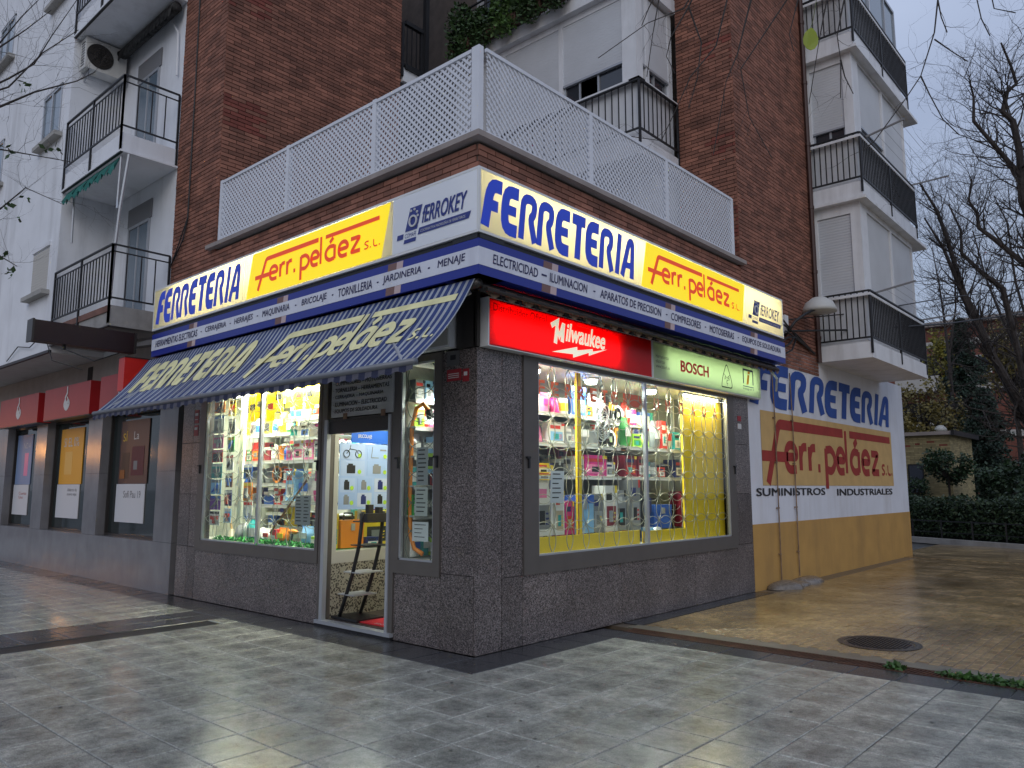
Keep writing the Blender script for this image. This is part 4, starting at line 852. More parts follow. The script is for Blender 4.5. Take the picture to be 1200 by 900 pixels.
# hanging board over the door
HB = thing('hanging_board', (-1.85, -.03, 2.41), 'grey metal board listing the trades in black capitals, over the open door', 'sign board')
MB().fb(FL, -2.4, -1.25, 2.42, 2.86, .02, .035).build('board', mat('dull_board', (.42, .43, .44), .5, var=.15), HB)
for i, s in enumerate(('· COMPRESORES – MOTOSIERRAS', '· TORNILLERIA – HERRAMIENTAS', '· CERRAJERIA – MAQUINARIA', '· ILUMINACION – ELECTRICIDAD', '· EQUIPOS DE SOLDADURA')):
    text(s, off(FL, .035), -2.36, (-1.28, -1.32, -1.42, -1.36, -1.52)[i], 2.795 - .083 * i, 2.845 - .083 * i, BLK, HB, shear=.1, bold=.02)
for u in (-2.15, -1.45): MB().fb(FL, u, u + .07, 2.39, 2.46, .035, .045).build('clip', mat('brown_tape', (.2, .12, .08), .7), HB)
# doorway goods
RK = thing('curved_rack', (-2.05, .2, .08), 'black leaning rack with curved side rails and four small shelves standing in the doorway', 'rack')
def rail(y, dx=0): return [(-2.34 + dx, y, .1), (-2.22 + dx, y, .35), (-2.1 + dx, y, .62), (-2.0 + dx, y, .92), (-1.94 + dx, y, 1.32)]
for y in (.12, .42): MB().tube(rail(y), .022, 8).build('side_rail', IRON, RK, smooth=True)
MB().box(-2.45, -1.95, .08, .46, .085, .11).build('base', IRON, RK)
for i, (x, z) in enumerate(((-2.22, .36), (-2.12, .62), (-2.0, .93), (-1.97, 1.2))):
    MB().box(x - .13, x + .17, .1, .44, z, z + .012).build('rack_shelf', (LALU if i < 2 else IRON), RK)
b = MB(); b.box(-2.0, -1.86, .12, .42, 1.2, 1.3); b.box(-1.96, -1.9, .17, .24, 1.3, 1.4); b.box(-1.95, -1.88, .3, .36, 1.3, 1.37); b.build('tool_head', BRONZE, RK)
mt = thing('door_mat', (-1.7, .3, .08), 'bright red door mat with white lettering just inside the shop door', 'mat')
MB().box(-2.0, -1.32, .12, .62, .082, .094).build('mat_body', mat('red_mat', (.55, .02, .03), .9, bump=.5, bscale=200), mt)
text('HOLA', lambda u, v, n: Vector((u, v, .096)), -1.72, -1.4, .14, .19, STW, mt)
# ================================================================== GOODS IN THE WINDOWS
CN = {'white': (.75, .75, .73), 'blue': (.03, .12, .5), 'light blue': (.25, .5, .8), 'pink': (.75, .2, .4), 'magenta': (.65, .03, .25), 'red': (.6, .04, .03), 'orange': (.8, .25, .02), 'yellow': (.85, .62, .03), 'green': (.05, .35, .08), 'lime': (.4, .65, .05),
      'grey': (.22, .23, .24), 'black': (.02, .02, .022), 'brown': (.2, .1, .05), 'teal': (.03, .35, .35), 'silver': (.5, .52, .54), 'navy': (.02, .03, .15), 'beige': (.5, .42, .3), 'purple': (.2, .06, .35), 'dark red': (.25, .02, .04), 'wooden': (.42, .26, .1)}
def cm(c): return mat('goods_' + c.replace(' ', '_'), CN[c], .35 if c not in ('wooden', 'beige') else .6, spec=.5, metal=.7 if c == 'silver' else 0)
WHN = {}
def other(c): return {'white': 'blue', 'blue': 'white', 'pink': 'white', 'magenta': 'white', 'red': 'white', 'yellow': 'black', 'black': 'silver', 'grey': 'white', 'green': 'white', 'orange': 'black', 'light blue': 'white'}.get(c, 'white')
def goods(kind, c, F, u, v, n, w, h, d, lb, cat, group, c2=None):
    """one item standing at u (centre), v (base), front at depth n in a facade frame"""
    t = thing(kind, F(u, v, n - d / 2), lb, cat, group); c2 = c2 or other(c); M, M2 = cm(c), cm(c2); K = rnd.random
    a0, a1 = u - w / 2, u + w / 2
    if kind == 'carton':
        MB().fb(F, a0, a1, v, v + h, n - d, n).build('box', M, t)
        MB().fb(F, a0 + w * .12, a1 - w * .12, v + h * .12, v + h * .55, n, n + .002).build('printed_panel', M2, t)
        MB().fb(F, a0 + w * .1, a0 + w * (.5 + .3 * K()), v + h * .68, v + h * .84, n, n + .002).build('title_strip', cm(rnd.choice(['black', 'red', 'navy', 'white' if c != 'white' else 'pink'])), t)
        MB().fb(F, a0 + w * .3, a0 + w * .62, v + h * .2, v + h * .45, n + .002, n + .004).build('picture', cm(rnd.choice(['grey', 'black', 'silver', 'teal'])), t); b = MB()
        for q in range(3): b.fpoly(F, [(a0 + w * .66, v + h * (.2 + .09 * q)), (a0 + w * (.72 + .12 * K()), v + h * (.2 + .09 * q)), (a0 + w * .84, v + h * (.235 + .09 * q)), (a0 + w * .66, v + h * (.235 + .09 * q))], n + .0032)
        b.fpoly(F, [(a0 + w * .8, v + h * .84), (a1, v + h * .84), (a1, v + h), (a0 + w * .8, v + h)], n + .0025); b.build('small_print', cm(rnd.choice(['black', 'navy', 'red', 'yellow'])), t, kind='stuff')
    elif kind in ('can', 'bottle'):
        O = F(u, v, n - w / 2); r = w / 2
        if kind == 'can': MB().lathe(O, [(r, 0), (r, h * .93), (r * .9, h)], 14).build('body', M, t, smooth=False); MB().lathe(O, [(r + .002, h * .2), (r + .002, h * .7)], 14).build('label_band', M2, t); MB().lathe(O, [(r * .93, h * .97), (r * .93, h * 1.02)], 14).build('lid', cm('silver'), t)
        else: MB().lathe(O, [(r, 0), (r, h * .62), (r * .35, h * .8), (r * .35, h * .86)], 12).build('body', M, t, smooth=True); MB().lathe(O, [(r * .42, h * .85), (r * .4, h)], 10).build('cap', M2, t); MB().lathe(O, [(r + .002, h * .15), (r + .002, h * .5)], 12).build('label_band', M2, t)
    elif kind == 'pack':       # hanging card with bulging product
        MB().fb(F, a0, a1, v, v + h, n - .006, n).build('card', M, t); MB().fb(F, a0 + w * .05, a1 - w * .05, v + h * .8, v + h * .96, n, n + .002).build('header', M2, t)
        b = MB(); O = F(u, v + h * .4, n); U = (F(1, 0, 0) - F(0, 0, 0)); N = F(0, 0, 1) - F(0, 0, 0)
        
        q_ = rnd.randrange(3)
        if q_ == 0: b.fb(F, u - w * .3, u + w * .05, v + h * .1, v + h * .68, n, n + .02); b.fb(F, u - w * .24, u - .0, v + h * .3, v + h * .5, n + .02, n + .03)
        elif q_ == 1: b.tube([F(u - w * .3, v + h * .15, n + .012), F(u + w * .1, v + h * .45, n + .016), F(u + w * .3, v + h * .7, n + .012)], [.012, .022, .014], 7)
        else: b.fb(F, u - w * .34, u + w * .34, v + h * .4, v + h * .66, n, n + .015); b.fb(F, u - w * .1, u + w * .1, v + h * .12, v + h * .4, n, n + .018)
        b.build('product', cm(rnd.choice(['silver', 'black', 'red', 'blue', 'grey'])), t, kind='')
        b = MB()
        for q in range(4): b.fpoly(F, [(u + w * .08, v + h * (.1 + .07 * q)), (u + w * (.25 + .18 * K()), v + h * (.1 + .07 * q)), (u + w * .4, v + h * (.13 + .07 * q)), (u + w * .08, v + h * (.13 + .07 * q))], n + .003)
        b.build('small_print', cm(rnd.choice(['black', 'navy'])), t, kind='stuff')
    elif kind == 'bag':
        b = MB(); k = 6; i0 = 0
        for j in range(k + 1):
            vv = v + h * j / k; dd = d * math.sin(math.pi * min(j / k + .12, 1)) * .5; ww = w * (.5 + .04 * math.sin(j * 2.1))
            for s in (-1, 1): b.v += [tuple(F(u - ww, vv, n - d / 2 + .0)), tuple(F(u - ww * .5, vv, n - d / 2 + s * dd)), tuple(F(u + ww * .5, vv, n - d / 2 + s * dd)), tuple(F(u + ww, vv, n - d / 2))]
        for j in range(k):
            for s in (0, 1):
                for q in range(3): a = j * 8 + s * 4 + q; b.f.append((a, a + 1, a + 9, a + 8))
        b.build('pouch', M, t, smooth=True); MB().fb(F, u - w * .3, u + w * .3, v + h * .35, v + h * .65, n - .003, n + .006).build('label', M2, t)
    elif kind == 'pot':
        O = F(u, v, n - w / 2); r = w / 2
        MB().lathe(O, [(r * .9, 0), (r, h * .25), (r, h * .8), (r * 1.05, h * .82)], 18).build('pan_body', M, t, smooth=True); MB().lathe(O, [(r, h * .82), (r * .5, h * .95), (r * .12, h), (r * .12, h * 1.1)], 18).build('lid', M2, t, smooth=True)
        MB().fb(F, a0 - w * .18, a0 + .01, v + h * .6, v + h * .7, n - w * .6, n - w * .4).build('handle', cm('black'), t); MB().fb(F, a1 - .01, a1 + w * .18, v + h * .6, v + h * .7, n - w * .6, n - w * .4).build('handle', cm('black'), t)
    elif kind == 'kettle':
        O = F(u, v, n - w / 2); r = w * .42
        MB().lathe(O, [(r, 0), (r * 1.05, h * .1), (r * .75, h * .7), (r * .6, h * .85), (r * .1, h * .9)], 16).build('jug', M, t, smooth=True)
        MB().tube([F(u + r * .6, v + h * .8, n - w / 2), F(u + r * 1.3, v + h * .85, n - w / 2), F(u + r * 1.45, v + h * .5, n - w / 2), F(u + r, v + h * .2, n - w / 2)], w * .05, 6).build('handle', M2, t, smooth=True)
        MB().tube([F(u - r * .7, v + h * .55, n - w / 2), F(u - r * 1.2, v + h * .8, n - w / 2)], [w * .08, w * .04], 6).build('spout', M, t)
    elif kind == 'toolbox':
        MB().fb(F, a0, a1, v, v + h * .62, n - d, n).build('case', M, t); MB().fb(F, a0 - .005, a1 + .005, v + h * .62, v + h * .8, n - d - .005, n + .005).build('lid', M2, t)
        MB().tube([F(u - w * .2, v + h * .8, n - d / 2), F(u - w * .18, v + h, n - d / 2), F(u + w * .18, v + h, n - d / 2), F(u + w * .2, v + h * .8, n - d / 2)], .012, 6).build('handle', cm('black'), t)
        MB().fb(F, u - w * .08, u + w * .08, v + h * .5, v + h * .7, n + .005, n + .015).build('catch', cm('silver'), t)
    elif kind == 'drill':
        P = lambda a, b_: F(u + a * w, v + b_ * h, n - d / 2)
        MB().tube([P(-.45, .78), P(.1, .78), P(.18, .78), P(.3, .78)], [h * .14, h * .16, h * .08, h * .07], 10).build('motor_body', M, t, smooth=True); MB().tube([P(-.2, .7), P(-.28, .2)], h * .08, 8).build('grip', cm('black'), t, smooth=True)
        MB().fb(F, u - w * .45, u - w * .05, v, v + h * .2, n - d * .7, n - d * .3).build('battery', M2, t); MB().tube([P(.3, .78), P(.5, .78)], h * .03, 6).build('bit', cm('silver'), t)
    elif kind == 'brush':
        P = lambda a, b_: F(u + a * w, v + b_ * h, n - d / 2)
        MB().tube([P(-.45, 1), P(.25, .22)], .014, 7).build('handle', M, t); MB().tube([P(.2, .26), P(.42, .02)], [.03, .07], 8).build('bristles', M2, t)
    elif kind == 'reel':
        O = F(u, v + h / 2, n - d); N = F(0, 0, 1) - F(0, 0, 0); r = h / 2
        MB().lathe(O, [(r * .75, 0), (r * .75, d)], 18, N).build('cable_coil', M, t); b = MB(); b.lathe(O - N * .01, [(r, 0), (r, .012)], 20, N); b.lathe(O + N * d, [(r, -.012), (r, 0)], 20, N); b.build('flange', M2, t); MB().lathe(O + N * d, [(r * .3, 0), (r * .3, .01)], 12, N).build('hub', cm('silver'), t)
    elif kind == 'bucket':
        O = F(u, v, n - w / 2); MB().lathe(O, [(w * .36, 0), (w * .48, h * .9), (w * .5, h * .92), (w * .46, h * .9), (w * .34, h * .06)], 16).build('bucket_body', M, t, smooth=False)
        b = MB(); b.tube([F(u + w * .48 * math.cos(a), v + h * .88 - h * .3 * math.sin(a) * .6, n - .0 - .02 * math.sin(a)) for a in [math.pi * k / 10 for k in range(11)]], .005, 5); b.build('bail', cm('silver'), t)
    elif kind == 'ball':       # dome shaped lamp or helmet
        O = F(u, v, n - w / 2); MB().lathe(O, [(w * .5, 0), (w * .48, h * .4), (w * .35, h * .8), (.01, h)], 16).build('shell', M, t, smooth=True); MB().lathe(O, [(w * .54, -.002), (w * .54, .02)], 16).build('rim', M2, t)
    elif kind == 'spray':      # spray gun bottle
        O = F(u, v, n - w / 2); MB().lathe(O, [(w * .4, 0), (w * .42, h * .5), (w * .15, h * .7)], 12).build('body', M, t, smooth=True); MB().fb(F, u - w * .4, u + w * .25, v + h * .78, v + h * .92, n - w * .6, n - w * .4).build('trigger_head', M2, t); MB().fb(F, u - w * .1, u + w * .08, v + h * .68, v + h * .8, n - w * .57, n - w * .43).build('collar', M2, t)
    return t
CAT = {'carton': 'box', 'can': 'can', 'bottle': 'bottle', 'pack': 'hanging pack', 'bag': 'bag', 'pot': 'cooking pot', 'kettle': 'kettle', 'toolbox': 'toolbox', 'drill': 'power tool', 'brush': 'brush', 'reel': 'cable reel', 'bucket': 'bucket', 'ball': 'lamp shade', 'spray': 'spray bottle'}
WORD = {'carton': 'printed carton', 'can': 'paint can', 'bottle': 'bottle', 'pack': 'carded pack', 'bag': 'soft bag', 'pot': 'lidded pot', 'kettle': 'kettle', 'toolbox': 'toolbox', 'drill': 'power drill', 'brush': 'long brush', 'reel': 'cable reel', 'bucket': 'bucket', 'ball': 'domed shade', 'spray': 'spray bottle'}
USED = {}
def row(F, u0, v, n, where, items, group, gap=.015):
    """items: (kind, colour, w, h, d[, colour2])"""
    u = u0
    for i, it in enumerate(items):
        kind, c, w_, h, d = it[:5]; c2 = it[5] if len(it) > 5 else None
        left = items[i - 1] if i else None; right = items[i + 1] if i + 1 < len(items) else None
        nm = lambda t: '%s %s' % (t[1], WORD[t[0]].split()[-1])
        if left and right: lb = '%s %s between %s and %s, %s' % (c, WORD[kind], nm(left), nm(right), where)
        elif right: lb = '%s %s leftmost beside %s, %s' % (c, WORD[kind], nm(right), where)
        else: lb = '%s %s rightmost beside %s, %s' % (c, WORD[kind], nm(left) if left else 'box', where)
        if lb in USED: lb = lb.replace(c + ' ', ('taller ' if h > USED[lb] else 'smaller ') + c + ' ', 1)
        USED[lb] = h
        goods(kind, c, F, u + w_ / 2, v, n - rnd.uniform(0, .03), w_, h, d, lb, CAT[kind], group, c2); u += w_ + gap
def shelfunit(nm, lb, F, u0, u1, zs, n0, n1, top, side=True, base=.86):
    t = thing(nm, F((u0 + u1) / 2, base, n0), lb, 'shelving'); m = mat('shelf_white', (.45, .46, .42), .4)
    for z in zs:
        s = MB().fb(F, u0, u1, z - .02, z, n0, n1).build('shelf', m, t); MB().fb(F, u0, u1, z - .045, z - .02, n1 - .01, n1).build('price_rail', STW, s)
    if side:
        b = MB(); b.fb(F, u0 - .02, u0, base, top, n0, n0 + .05); b.fb(F, u1, u1 + .02, base, top, n0, n0 + .05); b.build('upright', mat('upright_metal', (.45, .46, .4), .4, metal=.3), t)
    return t
# ---- wide left window
WF = mat('window_floor', (.5, .5, .45), .6)
MB().box(-6.2, -2.56, .04, 1.6, .8, .845).build('window_bed', WF, SH)
b = MB(); b.box(-5.5, -2.6, .06, .5, .846, .852); leafcloud(b, (-4.05, .16, .86), 1.44, .14, .03, 5200, .05)
b.build('artificial_grass', mat('artificial_grass', (.02, .2, .03), .7, island=.4), label='bright green artificial grass mat along the foot of the left display window', cat='grass mat', kind='stuff')
shelfunit('shelf_unit', 'white shelves crammed with boxes and pots in the left half of the wide left window', FL, -5.47, -4.02, (1.36, 1.66, 1.98, 2.36), -.85, -.45, 2.98)
shelfunit('shelf_unit', 'white shelves of pink and white boxes in the right half of the wide left window', FL, -3.95, -2.75, (1.42, 1.96, 2.26, 2.52), -.7, -.3, 2.98)
shelfunit('shelf_unit', 'tall wall shelves at the back of the wide left window', FL, -6.1, -2.7, (1.2, 1.6, 2.05, 2.45), -1.6, -1.35, 2.98)
gl = 'goods on the shelves of the left window'
A = 'top left shelf, left window'; B = 'second left shelf, left window'; Cc = 'third left shelf, left window'; D = 'lowest left shelf, left window'
row(FL, -5.45, 2.36, -.47, A, [('bag', 'yellow', .2, .34, .1), ('pot', 'silver', .2, .2, .2), ('bottle', 'white', .09, .28, .09), ('bottle', 'light blue', .08, .26, .08), ('carton', 'yellow', .2, .3, .2), ('can', 'white', .12, .2, .12), ('bag', 'yellow', .2, .3, .1, 'white'), ('bottle', 'green', .09, .26, .09)], gl)
row(FL, -5.45, 1.98, -.47, B, [('kettle', 'red', .18, .2, .18), ('carton', 'green', .14, .17, .2), ('carton', 'red', .24, .27, .2, 'orange'), ('toolbox', 'dark red', .22, .24, .2), ('can', 'silver', .12, .18, .12), ('bucket', 'orange', .2, .22, .2), ('spray', 'blue', .09, .26, .09)], gl)
row(FL, -5.45, 1.66, -.47, Cc, [('carton', 'blue', .24, .24, .2), ('pot', 'grey', .34, .2, .3, 'silver'), ('pot', 'grey', .3, .24, .28, 'grey'), ('reel', 'black', .24, .24, .12, 'orange'), ('can', 'red', .12, .2, .12)], gl)
row(FL, -5.45, 1.36, -.47, D, [('carton', 'orange', .22, .24, .2, 'yellow'), ('bucket', 'white', .16, .16, .16), ('bag', 'navy', .3, .24, .15), ('toolbox', 'blue', .26, .22, .2), ('carton', 'red', .18, .22, .2), ('bottle', 'blue', .1, .24, .1)], gl)
A = 'top right shelf, left window'; B = 'second right shelf, left window'; Cc = 'third right shelf, left window'; D = 'lowest right shelf, left window'
row(FL, -3.92, 2.52, -.32, A, [('can', 'white', .12, .16, .12), ('carton', 'white', .2, .2, .2), ('kettle', 'silver', .17, .22, .17), ('carton', 'white', .22, .2, .2, 'red'), ('spray', 'red', .1, .28, .1), ('can', 'beige', .14, .18, .14)], gl)
row(FL, -3.92, 2.26, -.32, B, [('can', 'white', .13, .17, .13, 'teal'), ('kettle', 'white', .16, .2, .16), ('carton', 'white', .2, .18, .2), ('drill', 'magenta', .3, .2, .15), ('carton', 'pink', .16, .18, .2)], gl)
row(FL, -3.92, 1.96, -.32, Cc, [('carton', 'pink', .14, .2, .2, 'magenta'), ('carton', 'white', .24, .26, .2, 'pink'), ('carton', 'pink', .22, .26, .2, 'white'), ('carton', 'white', .2, .24, .2, 'grey'), ('bottle', 'silver', .1, .24, .1)], gl)
row(FL, -3.92, 1.42, -.32, D, [('carton', 'light blue', .22, .4, .2), ('bag', 'white', .34, .36, .2), ('bag', 'magenta', .22, .4, .12), ('carton', 'white', .3, .32, .2, 'grey')], gl)
bk = 'goods on the rear wall shelves of the left window'; rb = random.Random(12)
PAL = ['white', 'blue', 'red', 'grey', 'green', 'orange', 'teal', 'yellow', 'magenta', 'navy', 'beige', 'light blue', 'brown', 'pink', 'black', 'purple']; KND = [('carton', .24, .3, .2), ('toolbox', .28, .26, .2), ('can', .15, .24, .15), ('bucket', .2, .24, .2), ('bag', .22, .32, .14), ('reel', .24, .26, .12), ('kettle', .18, .26, .18), ('carton', .17, .36, .2)]
for k, z in enumerate((.86, 1.2, 1.6, 2.05, 2.45)):
    its = []; u = 0
    while u < 3.0:
        kd, w_, h_, d_ = KND[rb.randrange(8)]; c_ = PAL[(len(its) * 5 + k * 3 + rb.randrange(2)) % 16]; its.append((kd, c_, w_, h_ * (.95 if k else .9), d_)); u += w_ + .02
    row(FL, -6.05, z, -1.36, ('lowest', 'fourth', 'third', 'second', 'top')[k] + ' rear shelf', its, bk, .02)
for i, (c, c2, z, h) in enumerate((('orange', 'white', 2.68, .2), ('white', 'blue', 2.38, .27), ('pink', 'white', 2.16, .2), ('red', 'pink', 1.96, .18), ('teal', 'white', 1.73, .21), ('light blue', 'grey', 1.5, .21), ('purple', 'blue', 1.28, .2), ('white', 'black', 1.06, .2))):
    goods('pack', c, FL, -5.36, z, -.09, .3, h, .04, '%s carded pack hanging at the left edge of the left window, %s' % (c, ('topmost', 'under the orange one', 'below the white one', 'below the pink one', 'below the red one', 'below the teal', 'below the light blue', 'lowest of all')[i]), 'hanging pack', 'packs hanging in a column at the left edge of the window', c2)
for i, (c, c2, z, h) in enumerate((('yellow', 'black', 2.62, .22), ('grey', 'white', 2.36, .22), ('green', 'yellow', 2.1, .22), ('white', 'red', 1.84, .22), ('brown', 'white', 1.6, .2), ('navy', 'white', 1.34, .22), ('light blue', 'white', 1.1, .2))):
    goods('pack', c, FL, -5.07, z, -.13, .2, h, .04, '%s carded pack in the second column from the left edge, left window' % c, 'hanging pack', 'packs hanging in the second column', c2)
for i, (c, c2, z, h) in enumerate((('blue', 'white', 1.72, .2), ('orange', 'yellow', 1.42, .25), ('white', 'red', 1.15, .25))):
    goods('pack', c, FL, -4.86 + .02 * i, z, -.3, .24, h, .04, '%s carded pack hanging on the post left of the middle of the left window, %s' % (c, ('upper', 'middle', 'lower')[i]), 'hanging pack', 'packs hanging on the post', c2)
MB().fb(FL, -5.12, -5.02, .86, 2.97, -.34, -.3).build('display_post', mat('pale_post', (.7, .72, .6), .4), label='pale upright post between the hanging packs and the left shelves, left window', cat='post', origin=FL(-5.07, .86, -.3))
# bright yellow flyers hung along the top
for i in range(9):
    u = -4.72 + .235 * i; z = 2.62 - (.1 if i < 3 else 0) + .03 * math.sin(i * 2)
    t = thing('yellow_flyer', FL(u, z, -.2), 'bright yellow flyer hanging inside the top of the left window, %s' % ('leftmost', 'beside the leftmost', 'third from the left', 'left of the bar', 'right of the bar', 'over the white cans', 'over the kettle', 'beside the rightmost', 'rightmost')[i], 'flyer', 'yellow flyers hanging along the top of the window')
    MB().fb(FL, u, u + .21, z, 2.93, -.2 + .02 * (i % 2), -.195 + .02 * (i % 2)).build('sheet', mat('yellow_sheet', (.9, .75, .05), .6, transl=.3), t); MB().fb(FL, u + .03, u + .17, z + .16, z + .24, -.193 + .02 * (i % 2), -.191 + .02 * (i % 2)).build('print', cm(('black', 'white', 'red')[i % 3]), t)
fl = 'things on the grass at the foot of the left window'; G_ = 'on the green mat'
row(FL, -5.3, .87, -.2, G_, [('brush', 'wooden', .22, .5, .1, 'beige'), ('ball', 'grey', .2, .22, .2, 'silver'), ('spray', 'white', .09, .36, .09), ('bottle', 'teal', .15, .34, .15, 'grey'), ('ball', 'white', .24, .18, .22), ('bag', 'white', .2, .18, .12, 'red'), ('carton', 'red', .13, .17, .12), ('bag', 'orange', .22, .2, .12, 'yellow'), ('drill', 'orange', .26, .2, .12, 'yellow'), ('bag', 'light blue', .26, .24, .14), ('can', 'lime', .1, .12, .1), ('spray', 'silver', .1, .2, .1)], fl, .02)
row(FL, -4.5, 1.06, -.62, 'step behind green mat', [('bag', 'yellow', .3, .26, .14, 'brown'), ('pot', 'black', .3, .22, .26), ('can', 'yellow', .12, .2, .12), ('carton', 'black', .28, .2, .2, 'grey'), ('spray', 'red', .14, .3, .14), ('pot', 'black', .26, .2, .24, 'silver')], fl)
MB().fb(FL, -4.6, -2.7, .86, 1.06, -.95, -.6).build('display_step', WF, label='low white step behind the green mat in the left window', cat='step', origin=FL(-3.6, .86, -.6))
b = MB(); b.tube([FL(-4.0, 1.0, -.18), FL(-3.15, 1.75, -.2)], .014, 7); b.build('broom_handle', cm('brown'), label='long dark stick leaning across the right half of the left window', cat='stick', origin=FL(-4, 1, -.18))
def notice(F, u0, u1, v0, v1, n, lb, m=None, cols=1, nrow=6, tilt=0):
    t = thing('paper_notice', F((u0 + u1) / 2, v0, n), lb, 'notice'); G = lambda u, v, q: F(u + tilt * (v - v0), v, q)
    MB().fpoly(G, [(u0, v0), (u1, v0), (u1, v1), (u0, v1)], n).build('sheet', m or mat('paper', (.6, .62, .6), .8), t); b = MB(); W = (u1 - u0) / cols
    for c in range(cols):
        for i in range(nrow):
            y = v1 - (v1 - v0) * (i + .8) / (nrow + .8); a = u0 + W * c + W * .14; e = a + W * rnd.uniform(.45, .72); b.fpoly(G, [(a, y), (e, y), (e, y + (v1 - v0) * .035), (a, y + (v1 - v0) * .035)], n + .002)
    b.build('print', BLK, t); return t
GP = mat('grey_paper', (.3, .32, .33), .8)
notice(FL, -3.2, -2.86, 1.14, 1.5, -.03, 'pair of grey opening hours sheets taped inside the left window near the door', GP, 2, 8)
notice(FL, -.92, -.74, 1.62, 2.02, -.03, 'upper grey sheet of small print in the narrow window', GP, 1, 8); notice(FL, -.94, -.74, 1.3, 1.6, -.03, 'lower grey opening hours sheet in the narrow window', mat('pale_paper', (.45, .48, .46), .8), 1, 6)
notice(FL, -.97, -.72, 1.04, 1.24, -.028, 'white card with two small pictures at the bottom of the narrow window', mat('white_paper', (.62, .64, .66), .8), 1, 4)
notice(FR, 1.18, 1.42, 1.43, 1.78, -.03, 'white opening hours sheet taped low in the left pane of the side window', mat('white_paper2', (.6, .62, .66), .8), 1, 6, .05)
# ---- door: posters on the vestibule glass, goods below
FV = lambda u, v, n: Vector((-2.55 + n, u, v))
po = thing('offers_poster', (-2.54, .6, 1.33), 'pale blue offers poster with bicycles and scooters seen through the open door', 'poster')
MB().fb(FV, .2, 1.5, 1.33, 2.14, .012, .016).build('sheet', mat('poster_pale_blue', (.36, .5, .78), .6), po)
MB().fb(FV, .37, 1.5, 2.15, 2.32, .012, .016).build('title_band', mat('poster_blue', (.02, .12, .55), .5), po); text('BRICOLAJE', off(FV, .017), .47, .68, 2.2, 2.26, STW, po)
for i, (u, z) in enumerate(((.22, 1.94), (.62, 1.94), (1.02, 1.94), (.22, 1.74), (.62, 1.74), (1.02, 1.74), (.22, 1.54), (.48, 1.54), (.74, 1.54), (1.0, 1.54), (.22, 1.36), (.48, 1.36), (.74, 1.36), (1.0, 1.36))):
    wd = .36 if i < 6 else .22
    MB().fb(FV, u, u + wd, z, z + (.17 if i > 5 else .19), .016, .018).build('offer_panel', mat('panel_pale_%d' % (i % 3), ((.42, .54, .78), (.34, .48, .76), (.5, .58, .74))[i % 3], .6), po)
    b = MB(); U, V = Vector((0, 1, 0)), Vector((0, 0, 1))
    if i in (0, 2): 
        for q in (.08, .26): b.ring(FV(u + q, z + .07, .02), U, V, .045, .006, 14, 3)
        b.strip(FV, [(u + .08, z + .07), (u + .13, z + .13), (u + .22, z + .12), (u + .26, z + .07)], .009, .02); b.strip(FV, [(u + .13, z + .13), (u + .14, z + .18)], .008, .0205)
    elif i == 1: b.strip(FV, [(u + .08, z + .17), (u + .06, z + .03), (u + .18, z + .03)], .01, .02); b.strip(FV, [(u + .2, z + .13), (u + .3, z + .13)], .02, .02)
    else: b.fb(FV, u + wd * .25, u + wd * .6, z + .03, z + .13, .018, .02); b.fb(FV, u + wd * .3, u + wd * .5, z + .13, z + .15, .018, .02)
    b.build('picture', (BLK, cm('grey'), cm('navy'))[i % 3], po)
    MB().lathe(FV(u + wd * .78, z + .05, .018), [(.028, 0), (.028, .003)], 10, (1, 0, 0)).build('price_spot', cm('lime'), po)
dg = 'goods seen low through the open door'
goods('toolbox', 'orange', FV, .48, .86, -.06, .34, .42, .2, 'tall orange tool case seen through the door behind the black rack', 'tool case', dg, 'orange'); goods('carton', 'yellow', FV, .22, .86, -.1, .16, .42, .2, 'yellow carton at the left edge of the doorway display', 'box', dg, 'teal')
goods('carton', 'yellow', FV, .9, .86, -.12, .4, .44, .2, 'wide yellow carton seen through the door right of the orange case', 'box', dg, 'black'); goods('carton', 'navy', FV, .8, .86, -.03, .26, .12, .08, 'small navy box in front of the wide yellow carton', 'box', dg, 'white'); goods('carton', 'yellow', FV, 1.25, .86, -.1, .24, .44, .2, 'yellow carton at the right edge of the doorway display', 'box', dg, 'black')
goods('carton', 'blue', FV, .14 + .14, 1.6, -.3, .16, .2, .14, 'blue boxed lamp on a shelf seen left of the offers poster', 'box', dg, 'light blue')
# ---- narrow window
MB().box(-1.2, -.5, .04, .9, .8, .842).build('window_bed', WF, SH); b = MB(); b.box(-1.2, -.45, .88, .92, .8, 3.0); b.box(-.47, -.44, .16, .9, .8, 3.0); b.build('back_wall', mat('pale_green_wall', (.3, .34, .28), .8, var=.2), SH)
hs = thing('orange_hose', FL(-.95, .86, -.3), 'orange hose arched from top to bottom in the narrow window', 'hose'); P = [FL(-.86, 2.42, -.14), FL(-.95, 2.5, -.14), FL(-1.05, 2.46, -.13), FL(-1.11, 2.25, -.12), FL(-1.12, 1.5, -.12), FL(-1.11, 1.1, -.12), FL(-1.05, .95, -.13), FL(-.93, .9, -.14)]
MB().tube(P, .024, 10).build('tube', cm('orange'), hs, smooth=True); MB().tube([P[0], P[0] + Vector((.03, 0, -.08))], .045, 10).build('nozzle', cm('black'), hs)
goods('drill', 'black', FL, -.8, .86, -.2, .26, .3, .14, 'black power tool lying at the bottom of the narrow window', 'power tool', 'goods in the narrow window', 'grey'); goods('pot', 'pink', FL, -.88, 2.2, -.3, .2, .2, .2, 'pink pot high on the right of the narrow window', 'pot', 'goods in the narrow window'); goods('carton', 'light blue', FL, -1.0, 1.75, -.3, .34, .4, .2, 'light blue carton in the middle of the narrow window', 'box', 'goods in the narrow window', 'lime')
